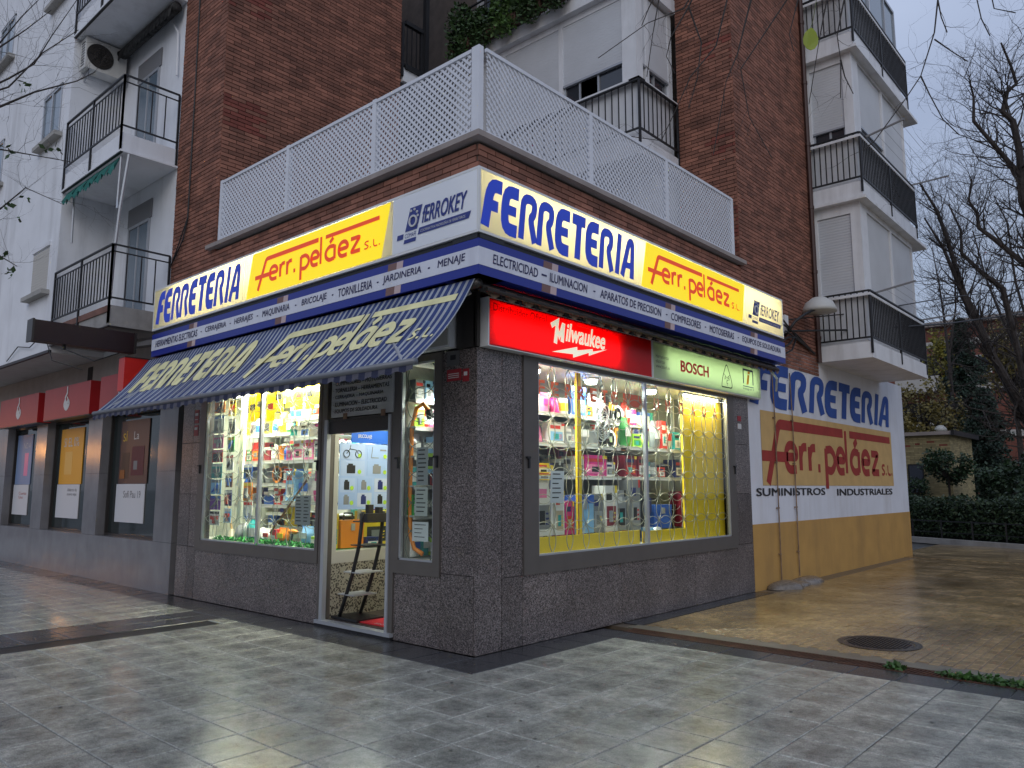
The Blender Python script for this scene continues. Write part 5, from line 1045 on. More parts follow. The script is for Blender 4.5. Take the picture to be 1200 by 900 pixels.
goods('bag', 'lime', FL, -.78, 1.75, -.4, .16, .34, .1, 'lime bag hanging at the right of the narrow window', 'bag', 'goods in the narrow window'); goods('carton', 'red', FL, -.9, 2.2, -.6, .3, .2, .2, 'red and white carton behind the top of the orange hose', 'box', 'goods in the narrow window')
FN = lambda u, v, n: Vector((-1.19 + n, u, v))
shelfunit('shelf_unit', 'small side shelves inside the narrow window', FN, .1, .86, (1.3, 1.62, 1.94, 2.26, 2.56), .0, .16, 2.85, False)
rb = random.Random(77)
for k, z in enumerate((.86, 1.3, 1.62, 1.94, 2.26, 2.56)):
    its = []; u = 0
    while u < .6:
        kd, w_, h_, d_ = (('carton', .13, .22, .1), ('can', .11, .2, .11), ('bag', .13, .24, .09), ('bottle', .08, .24, .08), ('pack', .14, .24, .04))[rb.randrange(5)]; its.append((kd, ['white', 'grey', 'green', 'red', 'teal', 'light blue', 'silver', 'pink', 'lime'][(len(its) * 4 + k * 2) % 9], w_, h_, d_)); u += w_ + .012
    row(FN, .12, z, .14, 'narrow window shelf %s' % ('at the bottom', 'low', 'lower middle', 'middle', 'upper', 'topmost')[k], its, 'goods in the narrow window', .012)
ch = thing('bead_chain_curtain', FL(-.64, .9, -.35), 'strings of pale chain hanging at the right edge of the narrow window', 'chain')
for k in range(3):
    b = MB()
    for j in range(26): b.ring(FL(-.72 + .05 * k, 1.0 + .036 * j, -.38), (1, 0, 0) if j % 2 else (0, 1, 0), (0, 0, 1), .016, .005, 8, 3)
    b.build('chain', cm('silver'), ch)
# ---- side window
MB().box(-1.1, -.04, .5, 5.6, .84, .88).build('window_bed', WF, SH)
b = MB(); b.box(-1.1, -1.05, .5, 5.5, .88, 3.0); b.box(-1.1, -.1, 5.5, 5.53, .88, 3.0); b.box(-1.1, -.1, .45, .5, .88, 3.0); b.build('back_wall', mat('window_back', (.26, .28, .25), .8, var=.15), SH)
YB = mat('yellow_board', (.8, .56, .02), .55, var=.05)
for u0, u1, v0, v1, n0, n1, lb in ((.94, 1.03, .88, 2.95, -.14, -.11, 'yellow strip at the left edge of the side window'), (1.82, 1.9, 1.06, 2.95, -.16, -.13, 'yellow upright post in the left pane of the side window'), (.95, 3.08, .88, 1.06, -.12, -.1, 'low yellow board along the foot of the left pane, side window'), (3.16, 4.35, .88, 1.04, -.12, -.1, 'low yellow board along the foot of the right pane, side window'), (4.3, 5.5, .88, 2.9, -.16, -.13, 'tall yellow panel filling the right part of the right pane')):
    t = thing('yellow_board', FR((u0 + u1) / 2, v0, n0), lb, 'board'); MB().fb(FR, u0, u1, v0, v1, n0, n1).build('board_face', YB, t); MB().fb(FR, u0, u0 + .012, v0, v1, n1, n1 + .008).build('edge_trim', cm('brown'), t)
shelfunit('shelf_unit', 'glass fronted shelves of kitchen goods in the left pane of the side window', FR, 1.06, 3.06, (1.74, 2.12, 2.48), -.75, -.35, 2.98, base=.88)
shelfunit('shelf_unit', 'shelves behind the left part of the right pane of the side window', FR, 3.2, 5.05, (1.74, 2.14), -.75, -.35, 2.98, base=.88)
gr = 'goods in the side window'
A = 'top shelf, side window'; B = 'middle shelf, side window'; Cc = 'low shelf, side window'; D = 'bottom, side window'
row(FR, 1.1, 2.48, -.38, A, [('carton', 'white', .36, .28, .2, 'pink'), ('bag', 'pink', .22, .24, .14, 'magenta'), ('kettle', 'magenta', .18, .22, .18), ('can', 'white', .14, .2, .14, 'yellow'), ('carton', 'blue', .3, .36, .1, 'light blue'), ('carton', 'orange', .14, .14, .12), ('bag', 'silver', .3, .36, .2, 'white'), ('bag', 'black', .2, .34, .16, 'yellow')], gr)
row(FR, 1.1, 2.12, -.38, B, [('bottle', 'grey', .1, .26, .1), ('carton', 'black', .18, .24, .2, 'beige'), ('kettle', 'pink', .18, .24, .18, 'grey'), ('carton', 'white', .3, .25, .2, 'light blue'), ('carton', 'silver', .2, .22, .2, 'white'), ('bag', 'silver', .34, .3, .2, 'white'), ('pot', 'silver', .2, .22, .2), ('bag', 'black', .2, .3, .14)], gr)
row(FR, 1.1, 1.74, -.38, Cc, [('pot', 'black', .26, .2, .22, 'black'), ('carton', 'yellow', .34, .14, .2, 'white'), ('toolbox', 'black', .16, .24, .2, 'grey'), ('can', 'black', .18, .2, .18, 'grey'), ('carton', 'white', .2, .24, .2, 'grey'), ('carton', 'magenta', .46, .26, .2, 'pink'), ('carton', 'white', .2, .18, .2, 'grey')], gr)
row(FR, 1.08, 1.06, -.2, D, [('carton', 'white', .4, .62, .25, 'grey'), ('carton', 'white', .17, .5, .2, 'beige'), ('carton', 'magenta', .17, .38, .2, 'red'), ('toolbox', 'light blue', .36, .56, .25, 'blue'), ('carton', 'grey', .2, .46, .2, 'silver'), ('carton', 'white', .26, .56, .2, 'dark red'), ('carton', 'silver', .2, .5, .2, 'black')], gr, .02)
row(FR, 1.1, 1.7 - .02, -.18, 'on the stack, side window', [('carton', 'yellow', .4, .09, .2, 'white')], gr)
A = 'upper shelf, right pane'; B = 'lower shelf, right pane'; D = 'bottom, right pane'
row(FR, 3.22, 2.14, -.38, A, [('bag', 'green', .2, .4, .14), ('carton', 'lime', .22, .18, .2, 'green'), ('ball', 'lime', .26, .2, .24, 'green'), ('bag', 'grey', .2, .4, .14), ('carton', 'red', .14, .4, .14), ('bag', 'white', .2, .36, .14, 'red'), ('carton', 'teal', .22, .26, .2)], gr)
row(FR, 3.22, 1.74, -.38, B, [('carton', 'dark red', .3, .28, .2, 'red'), ('carton', 'dark red', .2, .28, .2, 'white'), ('can', 'teal', .18, .22, .18), ('can', 'grey', .14, .2, .14), ('carton', 'red', .16, .14, .16), ('pot', 'black', .24, .2, .22), ('carton', 'navy', .24, .26, .2)], gr)
row(FR, 3.2, 1.04, -.3, D, [('carton', 'grey', .24, .66, .2, 'silver'), ('bag', 'black', .3, .64, .25, 'navy'), ('toolbox', 'blue', .46, .4, .3, 'blue'), ('bucket', 'black', .28, .34, .28), ('carton', 'dark red', .24, .5, .2)], gr)
row(FR, 3.5, .89, -.2, 'front edge, right pane', [('can', 'light blue', .18, .18, .18, 'blue'), ('ball', 'silver', .3, .2, .24, 'grey')], gr)
its = []; u = 0; rb = random.Random(31)
for k, z in enumerate((.89, 1.74, 2.12, 2.48)):
    its = []; u = 0
    while u < (4.0 if k else 3.9):
        kd, w_, h_, d_ = KND[rb.randrange(8)]; its.append((kd, PAL[(len(its) * 7 + k * 5 + rb.randrange(2)) % 16], w_, h_ * 1.05, d_ * .9)); u += w_ + .02
    row(FR, .62, z, -.78, ('back row, bottom of side window', 'back row, low shelf, side window', 'back row, middle shelf, side window', 'back row, top shelf, side window')[k], its, 'goods in the rear row of the side window', .02)
for k, z in enumerate((1.74, 2.12, 2.48)): MB().fb(FR, .6, 4.6, z - .02, z, -1.02, -.76).build('rear_shelf', mat('shelf_white', (.45, .46, .42), .4), SH)
# red hanging capitals inside the glass
RL = mat('paper_red', (.75, .1, .03), .7)
for i, (c, u) in enumerate(zip('FERRETERIAUNDADA', (1.0, 1.25, 1.5, 1.75, 1.99, 2.22, 2.44, 2.69, 2.94, 3.15 - .13, 3.42, 3.72, 4.08, 4.42, 4.75, 5.08))):
    if i == 8: u = 2.86
    t = thing('paper_letter', FR(u, 2.64, -.05), 'red paper capital %s hung inside the side window, %s' % (c, ('leftmost', 'second', 'third', 'fourth', 'over the yellow post', 'just right of the yellow post', 'seventh', 'eighth', 'ninth', 'left of the middle bar', 'right of the middle bar', 'second in the right pane', 'third in the right pane', 'left of the yellow panel', 'on the yellow panel', 'rightmost')[i]), 'letter', 'red paper capitals hung inside the side window')
    text(c, FR, u, u + .11, 2.62, 2.77, RL, t, n=-.05, bold=.05, name='letter_face'); MB().fb(FR, u + .05, u + .053, 2.77, 2.95, -.052, -.049).build('thread', STW, t)
# coiled wire bundle that glitters in the side window
b = MB()
for k in range(7): b.ring(FR(2.55 + .05 * math.sin(k), 2.3 + .03 * k, -.3 + .01 * k), Vector((0, 1, .1 * k)).normalized(), (0, 0, 1), .13, .008, 20, 4)
b.build('wire_coil', cm('silver'), label='coil of shiny wire hanging in the left pane of the side window', cat='wire coil', origin=FR(2.55, 2.3, -.3))
# ------------------------------------------------------------------ the shop's own lamps
TUBE = mat('lamp_tube', (1, 1, 1), .5, emit=(1, 1, .92), es=14)
def lampstrip(F, u0, u1, v, n, watts, col, lb, sy=.25):
    t = thing('tube_lamp', F((u0 + u1) / 2, v, n), lb, 'lamp'); MB().tube([F(u0, v, n), F(u1, v, n)], .018, 8).build('tube', TUBE, t); MB().fb(F, u0 - .04, u1 + .04, v + .02, v + .045, n - .05, n + .05).build('fitting', STW, t)
    U = F(1, 0, 0) - F(0, 0, 0); o = area("lamp_light", F((u0 + u1) / 2, v - .03, n), (0, 0, math.atan2(U.y, U.x)), u1 - u0, sy, watts * 2.0, col)
lampstrip(FL, -5.4, -4.1, 2.93, -.3, 42, (1, 1, .82), 'lit tube lamp inside the top of the wide left window, left half'); lampstrip(FL, -3.9, -2.75, 2.93, -.22, 55, (1, 1, .84), 'lit tube lamp inside the top of the wide left window, right half')
lampstrip(FL, -5.8, -2.8, 2.93, -1.15, 50, (1, 1, .82), 'lit tube lamp at the back of the wide left window')
lampstrip(FL, -1.12, -.62, 2.62, -.45, 15, (1, 1, .9), 'lit tube lamp across the top of the narrow window'); lampstrip(FR, 4.35, 5.35, 2.9, -.12, 12, (1, .95, .7), 'lit tube lamp over the tall yellow panel')
lampstrip(FL, -2.3, -1.5, 2.9, -.8, 12, (1, .98, .8), 'lit tube lamp on the ceiling of the doorway')
for i, (u, lb) in enumerate(((1.22, 'round lit ceiling lamp over the left boxes of the side window'), (2.35, 'round lit ceiling lamp in the middle of the left pane, side window'), (3.75, 'round lit ceiling lamp in the right pane of the side window'))):
    t = thing('round_lamp', FR(u, 2.93, -.3), lb, 'lamp'); MB().lathe(FR(u, 2.88, -.3), [(.06, 0), (.08, .02), (.08, .05)], 14).build('bulb', TUBE, t); MB().lathe(FR(u, 2.93, -.3), [(.1, 0), (.1, .03)], 14).build('rim', STW, t)
    area('lamp_light', FR(u, 2.87, -.3), (0, 0, 0), .3, .3, 34, (.95, 1, .88))
# ================================================================== WHITE APARTMENT BUILDING AND BANK
WB = thing('white_building', (-12, 0, 0), 'white rendered apartment building with recessed corner balconies at the left', 'building')
b = MB(); b.box(-30, -9.65, -.9, 6, 3.97, 17); b.build('wall', WHITE, WB)
MB().box(-30, -9.66, -.895, 0, 3.955, 3.972).build('soffit', CEIL, WB)
MB().box(-9.65, -7.052, .0, .3, 3.9, 17).build('wall', WHITE, WB)
MB().box(-30, -9.64, -.93, -.88, 3.95, 4.0).build('drip_edge', IRON, WB)
SILL = mat('stone_sill', (.36, .35, .33), .8, stain=(.2, .2, .19))
FWb = off(FL, .9)
def flat_window(u0, u1, v0, v1, shut=False):
    b = MB(); b.fb(FWb, u0 - .02, u1 + .02, v1, v1 + .08, .0, .04); b.fb(FWb, u0 - .06, u0, v0, v1, 0, .015); b.fb(FWb, u1, u1 + .06, v0, v1, 0, .015); fr = b.build('window', WHITE, WB)
    MB().fb(FWb, u0 - .12, u1 + .12, v0 - .09, v0 - .01, 0, .14).build('sill', SILL, fr)
    if shut:
        b = MB()
        for k in range(int((v1 - v0) / .05)): b.obox(FWb(u0, v0 + .05 * k, .004), (u1 - u0, 0, 0), FWb(0, .045, 0) - FWb(0, 0, .0), FWb(0, 0, .012) - FWb(0, 0, 0))
        b.build('roller_shutter', mat('beige_shutter', (.5, .48, .44), .6), fr)
    else:
        b = MB(); b.fb(FWb, u0, u1, v0, v0 + .05, .002, .03); b.fb(FWb, u0, u1, v1 - .05, v1, .002, .03); b.fb(FWb, u0, u0 + .05, v0, v1, .002, .032); b.fb(FWb, u1 - .05, u1, v0, v1, .002, .032); b.fb(FWb, (u0 + u1) / 2 - .03, (u0 + u1) / 2 + .03, v0, v1, .002, .034); b.build('window_frame', LALU, fr)
        MB().fb(FWb, u0, u1, v0, v1, .002, .008).build('pane', BGLASS, fr)
for x0, x1 in ((-11.05, -10.05), (-14.65, -13.6)):
    for q, z in enumerate((5.15, 8.16, 11.12)): flat_window(x0 + (.12 if q == 0 else 0), x1, z, z + (.84 if q == 0 else 1.0), q == 0)
# recessed corner balconies
for q, z in enumerate((4.1, 6.92, 9.93)):
    b = MB(); b.box(-9.64, -7.06, -.9, -.01, z, z + .3); b.box(-9.64, -7.02, -.93, -.01, z - .03, z + .0 + .004); s = b.build('balcony_slab', WHITE if q else CONC, WB)
    MB().box(-9.64, -7.03, -.925, -.885, z - .045, z - .03).build('slab_edge', IRON, WB)
    if q == 0: MB().box(-9.6, -7.05, -.92, -.9, z + .2, z + .3).build('rusty_edge', mat('rusty_edge', (.16, .075, .055), .8, var=.3), WB)
    railing(WB, [(-9.6, -.92), (-8.35, -.92), (-7.06, -.92)], z + .42, z + 1.27, .125, below=.42, t=.03)
    railing(WB, [(-7.06, -.92), (-7.06, -.03)], z + .42, z + 1.27, .2, below=.42, t=.03)
    zt = z + 2.15
    b = MB(); b.fb(FL, -8.85, -8.0, z + .3, zt + .35, -.06, .004); d = b.build('balcony_door', mat('door_dark_paint', (.1, .11, .12), .5) if q == 1 else mat('door_grey', (.3, .31, .33), .4), WB)
    b = MB(); b.fb(FL, -8.87, -8.82, z + .3, zt, .004, .03); b.fb(FL, -8.03, -7.98, z + .3, zt, .004, .03); b.fb(FL, -8.85, -8.0, zt - .04, zt + .01, .004, .032); b.fb(FL, -8.45, -8.41, z + .3, zt - .04, .004, .028); b.build('door_frame', LALU, d)
    MB().fb(FL, -8.8, -8.05, z + .35, zt - .05, .004, .012).build('pane', BGLASS, d); MB().fb(FL, -8.92, -7.93, zt + .02, zt + .36, .004, .02).build('shutter_box', mat('shutter_box', (.2, .2, .21), .6), d)
# air conditioner
ac = thing('air_conditioner', (-9.5, -.45, 9.25), 'white air conditioner unit with a round dark fan, bracketed high on the recessed wall', 'air conditioner')
MB().box(-9.62, -9.34, -.8, -.08, 9.27, 9.86).build('casing', mat('ac_white', (.66, .66, .64), .5, stain=(.4, .4, .38)), ac)
MB().lathe((-9.34, -.55, 9.56), [(.235, 0), (.235, .012)], 28, (1, 0, 0)).build('fan_grille', mat('fan_dark', (.03, .025, .022), .6), ac)
b = MB()
for k in range(5): b.ring((-9.325, -.55, 9.56), (0, 1, 0), (0, 0, 1), .045 + .045 * k, .004, 20, 3)
for k in range(8): a = k * math.pi / 4; b.bar((-9.324, -.55, 9.56), (-9.324, -.55 + .23 * math.cos(a), 9.56 + .23 * math.sin(a)), .006)
b.build('fan_guard', IRON, ac)
b = MB()
for k in range(9): b.box(-9.56, -9.4, -.806, -.8, 9.33 + .055 * k, 9.35 + .055 * k)
b.build('side_vent', IRON, ac); b = MB(); b.bar((-9.64, -.7, 9.12), (-9.36, -.7, 9.26), .03); b.bar((-9.64, -.2, 9.12), (-9.36, -.2, 9.26), .03); b.bar((-9.64, -.7, 9.25), (-9.34, -.7, 9.25), .03); b.bar((-9.64, -.2, 9.25), (-9.34, -.2, 9.25), .03); b.build('bracket', LALU, ac)
MB().lathe((-9.339, -.2, 9.76), [(.07, 0), (.07, .004)], 14, (1, 0, 0)).build('badge', IRON, ac)
b = MB(); b.tube([(-9.6, -.06, 9.9), (-9.58, -.04, 9.2), (-9.6, -.03, 8.4)], .02, 6); b.tube([(-7.6, -.05, 9.85), (-7.25, -.04, 9.4), (-7.2, -.04, 8.6)], .02, 6); b.build('wall_hose', WPAINT, label='pale hoses running down the back wall beside the air conditioner', cat='hose', origin=(-9.6, -.05, 9))
ra = thing('rolled_awning', (-8.3, -.2, 9.7), 'rolled dark patterned awning under the topmost left balcony', 'awning')
MB().tube([(-9.5, -.15, 9.78), (-7.1, -.15, 9.78)], .09, 10).build('fabric_roll', mat('patterned_dark', (.035, .035, .035), .9, var=.9, vscale=14), ra, smooth=True)
b = MB()
for k in range(16): x = -9.5 + .15 * k; b.quad((x, -.24, 9.75), (x + .15, -.24, 9.75), (x + .13, -.25, 9.62), (x + .075, -.25, 9.58), (x + .02, -.25, 9.62))
b.build('fringe', MATS['patterned_dark'], ra)
ga = thing('green_awning', (-8.3, -.9, 6.7), 'ragged green awning fringe hanging under the middle left balcony', 'awning')
b = MB(); GRN = mat('green_canvas', (.02, .15, .13), .85, var=.25, vscale=7)
for k in range(18):
    x = -9.5 + .13 * k; d = .2 + .03 * math.sin(k * 1.7); b.quad((x, -.86, 6.86), (x + .13, -.86, 6.86), (x + .13, -.93 - .03 * (k % 2), 6.86 - d), (x + .065, -.93, 6.8 - d), (x, -.93 - .03 * ((k + 1) % 2), 6.86 - d))
b.build('canvas', GRN, ga)
b = MB(); b.tube([(-7.15, -.86, 6.86), (-7.12, -.88, 6.1), (-7.06, -.9, 5.95)], .02, 6); b.tube([(-7.0, -.8, 6.86), (-7.06, -.86, 5.95), (-7.1, -.88, 5.25), (-7.14, -.88, 4.5)], .025, 6); b.tube([(-9.35, -.8, 6.85), (-9.3, -.8, 5.9)], .02, 6); b.build('awning_arm', LALU, ga)
# bank front
BK = thing('bank_branch', (-11, 0, 0), 'grey polished stone bank front with three tall dark windows left of the hardware shop', 'bank front')
BST = mat('bank_stone', (.19, .185, .195), .18, var=.12, vscale=3, bump=.06, bscale=8, stain=(.11, .105, .1), stscale=1.5); 
op = [(-14.86, -12.9), (-12.27, -10.05), (-9.4, -7.06)]; e = [-22] + [q for o_ in op for q in o_] + [-6.42]
for k in range(0, len(e), 2):
    for z0, z1 in ((.76, 1.85), (1.85, 2.93)): MB().fb(FL, e[k] + .002, e[k + 1] - .002, z0 + .002, z1 - .002, -.25, .03).build('stone_panel', BST, BK)
xs_ = [-22, -18, -14.9, -12.6, -10.2, -8.2, -6.42]
for a, c in zip(xs_[:-1], xs_[1:]): MB().fb(FL, a + .002, c - .002, 0, .758, -.25, .03).build('stone_panel', BST, BK)
MB().fb(FL, -22, -6.42, 2.935, 3.95, -.25, .028).build('fascia_wall', mat('bank_fascia', (.25, .23, .215), .7, var=.1), BK)
MB().fb(FL, -6.42, -6.3, 0, 3.0, -.25, -.06).build('recess', DARK, BK)
for a, c in op:
    f_ = MB(); f_.fb(FL, a, c, .76, .8, -.2, -.12); f_.fb(FL, a, c, 2.88, 2.93, -.2, -.12); f_.fb(FL, a, a + .04, .8, 2.88, -.2, -.12); f_.fb(FL, c - .04, c, .8, 2.88, -.2, -.12); w_ = f_.build('window', BRONZE, BK)
    MB().fb(FL, a + .04, c - .04, .8, 2.88, -.18, -.17).build('pane', mat('bank_glass', (.025, .034, .034), .05, spec=.9, var=.2, vscale=.7), w_)
MB().box(-10.3, -10.05, -.03, -.02, 3.55, 3.85).build('vent', DARK, BK)
BR = mat('bank_red', (.34, .012, .016), .4, var=.05)
def flame(F, u, v, s, t):
    b = MB(); b.strip(F, rounded([(u - .1 * s, v + .12 * s), (u - .2 * s, v), (u, v - .14 * s), (u + .2 * s, v), (u + .1 * s, v + .12 * s), (u, v), (u - .1 * s, v + .12 * s)], .1 * s, 3), .09 * s); b.fpoly(F, [(u - .17 * s, v - .04 * s), (u, v - .14 * s), (u + .17 * s, v - .04 * s), (u, v + .08 * s)], .0055)
    b.strip(F, [(u - .06 * s, v + .02 * s), (u - .1 * s, v + .18 * s), (u + .02 * s, v + .3 * s), (u - .0 * s, v + .46 * s)], .075 * s, .006); b.strip(F, [(u + .07 * s, v), (u + .09 * s, v + .12 * s), (u + .03 * s, v + .2 * s)], .05 * s, .007); b.build('flame_emblem', STW, t)
for a, c, lb in ((-14.6, -12.1, 'red bank sign box with a white flame, farthest from the hardware shop'), (-11.72, -9.36, 'red bank sign box with a white flame over the orange poster'), (-8.9, -7.1, 'red bank sign box partly covered by the striped awning')):
    t = thing('bank_sign', FL((a + c) / 2, 2.9, .03), lb, 'bank sign', 'red bank sign boxes'); MB().fb(FL, a, c, 2.9, 3.5, .03, .29).build('sign_box', BR, t); MB().fb(FL, a, c, 2.885, 2.9, .04, .28).build('bottom_trim', BRONZE, t); flame(off(FL, .29), (a + c) / 2 + .05, 3.14, .75, t)
t = thing('bank_sign', (-7.1, -.3, 3.1), 'small bright red box sign sticking out beside the left end of the striped awning', 'bank sign'); MB().box(-7.2, -6.98, -.66, -.02, 3.08, 3.6).build('sign_box', mat('bright_red', (.6, .02, .015), .4), t); MB().box(-7.21, -6.97, -.67, -.02, 3.6, 3.615).build('top_trim', BRONZE, t)
# posters inside the bank windows
def poster(u0, u1, m, lb, split=1.66, extra=None):
    t = thing('bank_poster', FL((u0 + u1) / 2, 1, -.15), lb, 'poster'); G = off(FL, -.165)
    MB().fb(G, u0, u1, split, 2.76, 0, .012).build('picture_sheet', m, t); MB().fb(G, u0 - .05, u1 - .05, 1.0, split - .005, 0, .012).build('text_sheet', mat('poster_white', (.62, .62, .64), .5), t)
    if extra: extra(G, t)
OC = mat('poster_orange', (.75, .35, .02), .45); PB = mat('poster_blue_grey', (.2, .28, .45), .45); PD = mat('poster_dark_brown', (.06, .025, .02), .4)
def ex1(G, t):
    MB().fb(G, -14.2, -13.95, 1.85, 2.35, .012, .015).build('picture', cm('pink'), t); text('NO A', G, -14.3, -13.85, 2.45, 2.58, STW, t, n=.014); text('Cuenta\nUno', G, -14.4, -13.9, 1.35, 1.5, mat('poster_red_text', (.4, .05, .05), .5), t, n=.014)
def ex2(G, t):
    text('SI EL 0%', G, -11.8, -11.0, 2.4, 2.58, STW, t, n=.014); b = MB(); b.fb(G, -11.7, -11.3, 1.85, 2.3, .012, .015); b.build('picture', mat('poster_pale_orange', (.8, .45, .1), .5), t); text('Abierto de\nnuevo aquí', G, -11.45, -10.95, 1.42, 1.58, mat('poster_grey_text', (.15, .15, .16), .5), t, n=.014)
def ex3(G, t):
    text('SÍ', G, -8.9, -8.72, 2.4, 2.58, mat('poster_yellow', (.8, .5, .03), .5), t, n=.014); text('La', G, -8.45, -8.25, 2.42, 2.56, STW, t, n=.014); text('Sofí Pau 19', G, -8.75, -8.05, 1.42, 1.54, mat('poster_grey_text', (.15, .15, .16), .5), t, n=.014)
    for q, (a, c, d, e_, col) in enumerate(((-8.9, -8.6, 1.75, 2.2, 'brown'), (-8.5, -8.0, 1.8, 2.3, 'dark red'), (-8.4, -8.25, 1.9, 2.05, 'silver'), (-8.95, -8.75, 1.75, 1.9, 'orange'))): MB().fb(G, a, c, d, e_, .012 + .002 * q, .014 + .002 * q).build('picture', mat('pic_%d' % q, tuple(v * .35 for v in CN[col]), .5), t)
poster(-14.75, -13.75, PB, 'blue grey bank poster in the window farthest from the hardware shop', extra=ex1); poster(-11.98, -10.78, OC, 'orange bank poster in the middle bank window', extra=ex2); poster(-9.02, -7.85, PD, 'dark brown bank poster in the bank window nearest the hardware shop', extra=ex3)
# unlit blade sign
bl = thing('blade_sign', (-7.1, -1.2, 3.69), 'unlit dark red blade sign sticking out over the pavement left of the shop', 'sign')
MB().box(-7.22, -7.02, -1.93, -.5, 3.69, 4.0).build('sign_body', mat('dark_maroon', (.016, .004, .005), .5), bl); b = MB(); b.box(-7.24, -7.0, -1.95, -1.92, 3.68, 4.01); b.box(-7.24, -7.0, -.52, -.49, 3.68, 4.01); b.build('end_cap', BRONZE, bl)
b = MB(); b.bar((-7.12, -.5, 3.9), (-6.5, -.35, 3.9), .03); b.bar((-7.12, -.5, 3.78), (-6.5, -.35, 3.78), .03); b.build('bracket', BRONZE, bl); MB().box(-7.14, -7.1, -1.5, -1.46, 3.62, 3.69).build('stub', IRON, bl)
b = MB()
for pts in ([(-12, -.93, 4.05), (-11.3, -.95, 4.25), (-10.6, -.95, 4.15), (-9.9, -.95, 4.32), (-9.66, -.9, 4.2)], [(-9.7, -.93, 4.1), (-9.5, -.9, 3.8), (-9.2, -.5, 3.65)], [(-9.2, -.9, 4.0), (-8.4, -.6, 3.7), (-7.9, -.3, 3.85)]): b.tube(pts, .01, 5)
b.build('loose_cable', IRON, label='loose cables drooping along the edge of the overhang above the bank', cat='cable', origin=(-11, -.9, 4))
# facade cables on the brick
b = MB(); b.tube([(-6.55, -.02, 11), (-6.52, -.02, 8), (-6.5, -.03, 5.9), (-6.6, -.04, 5.55), (-7.0, -.03, 5.2)], .012, 5); b.tube([(-6.5, -.03, 5.9), (-6.8, -.05, 5.4), (-7.05, -.04, 5.1)], .01, 5); b.build('facade_cable', IRON, label='thin black cable running down the brick wall beside the left balconies', cat='cable', origin=(-6.5, 0, 5))
b = MB()
for k in range(6): b.tube([(.02 + .01 * k, 6.3 + .1 * k, 3.75 + .06 * k), (.1 + .05 * math.sin(k), 6.9, 4.25 - .12 * k), (.12, 7.4 + .08 * k, 4.5 - .1 * k), (.05, 8.2, 4.3 + .05 * math.sin(k * 2)), (.04, 9.1, 4.1)], .016, 6)
b.build('cable_bundle', IRON, label='tangled bundle of black cables on the brick wall beneath the lamp', cat='cable', origin=(.05, 7.5, 4.2))
# wall lamp
WLp = thing('wall_lamp', (.02, 7.8, 4.4), 'unlit white dome street lamp on a bracket beside the lowest right balcony', 'street lamp')
MB().tube([(.02, 7.75, 4.25), (.2, 7.8, 4.5), (.28, 8.05, 4.66), (.38, 8.3, 4.78)], .025, 8).build('arm', IRON, WLp, smooth=True); MB().lathe((.38, 8.5, 4.76), [(.05, -.02), (.3, 0), (.29, .06), (.24, .17), (.12, .26), (.02, .28)], 24).build('dome', mat('lamp_dome', (.5, .5, .47), .5), WLp, smooth=True); MB().box(.0, .07, 7.68, 7.82, 4.3, 4.62).build('fuse_box', WPAINT, WLp)
# street cables
for pts, r, lb in (([(.05, 7.8, 4.55), (.6, 9.9, 4.95), (1.2, 14, 5.9), (2.4, 22, 7.6), (4, 32, 9.6)], .012, 'upper thin street cable crossing toward the trees at the right'), ([(.05, 7.9, 4.36), (.7, 10, 4.62), (1.3, 14, 5.3), (2.4, 22, 6.85), (4, 32, 8.8)], .02, 'lower thick street cable crossing toward the trees at the right')):
    MB().tube(pts, r, 6).build('street_cable', IRON, label=lb, cat='cable', origin=pts[0])
# ================================================================== BALCONY PLANTS
LEAF = mat('dark_plant_leaf', (.035, .075, .02), .55, island=.5); LEAF2 = mat('bright_plant_leaf', (.07, .14, .03), .55, island=.5)
r2 = random.Random(3)
for i in range(5):
    x = -5.1 + .62 * i; lb = ('leafy dark shrub at the left end of the high plant balcony', 'dark trailing plant beside the leftmost shrub on the plant balcony', 'brighter green plant in the middle of the plant balcony', 'low dark plant right of the bright green one on the plant balcony', 'small plant at the right end of the plant balcony row')[i]
    t = thing('balcony_plant', (x, 4.75, 10.35), lb, 'plant', 'plants along the high balcony'); MB().box(x - .28, x + .28, 4.62, 4.8, 10.32, 10.5).build('planter', mat('planter_brown', (.1, .05, .035), .8), t)
    b = MB(); leafcloud(b, (x, 4.66, 10.62 + (.2 if i in (0, 2) else 0)), .38, .22, .34 + (.2 if i in (0, 2) else 0), 900, .09, r2); leafcloud(b, (x, 4.6, 10.3), .3, .12, .2, 250, .08, r2); b.build('foliage', LEAF2 if i == 2 else LEAF, t)
# ================================================================== FAR SIDE: HUT, HEDGE, TREES, BUILDINGS
HT = thing('brick_hut', (-3, 25, 0), 'low yellow brick hut with a dark flat roof behind the hedge', 'hut')
YBR = mat('yellow_brick', (.3, .25, .13), .85, var=.15, vscale=3, island=.25)
MB().box(-7, -1.02, 24.02, 27.4, 0, 3.35).build('wall', mat('hut_mortar', (.2, .17, .1), .9), HT)
b = MB(); FH = lambda u, v, n: Vector((u, 24 - n, v)); FH2 = lambda u, v, n: Vector((-1 + n, u, v))
for F, u0, u1 in ((FH, -4.5, -1.0), (FH2, 24, 27.4)):
    for r_ in range(40):
        u = u0 - (.14 if r_ % 2 else 0)
        while u < u1: b.fb(F, max(u, u0) + .005, min(u + .28, u1) - .005, .9 + .062 * r_, .955 + .062 * r_, -.02, .005); u += .28
b.build('brick', YBR, HT, kind='stuff'); b = MB(); b.box(-7.2, -.85, 23.85, 27.6, 3.38, 3.5); b.build('roof', BEIGE, HT); b = MB(); b.box(-.9, -.8, 23.8, 27.7, 3.35, 3.52); b.build('gutter', IRON, HT)
b = MB()
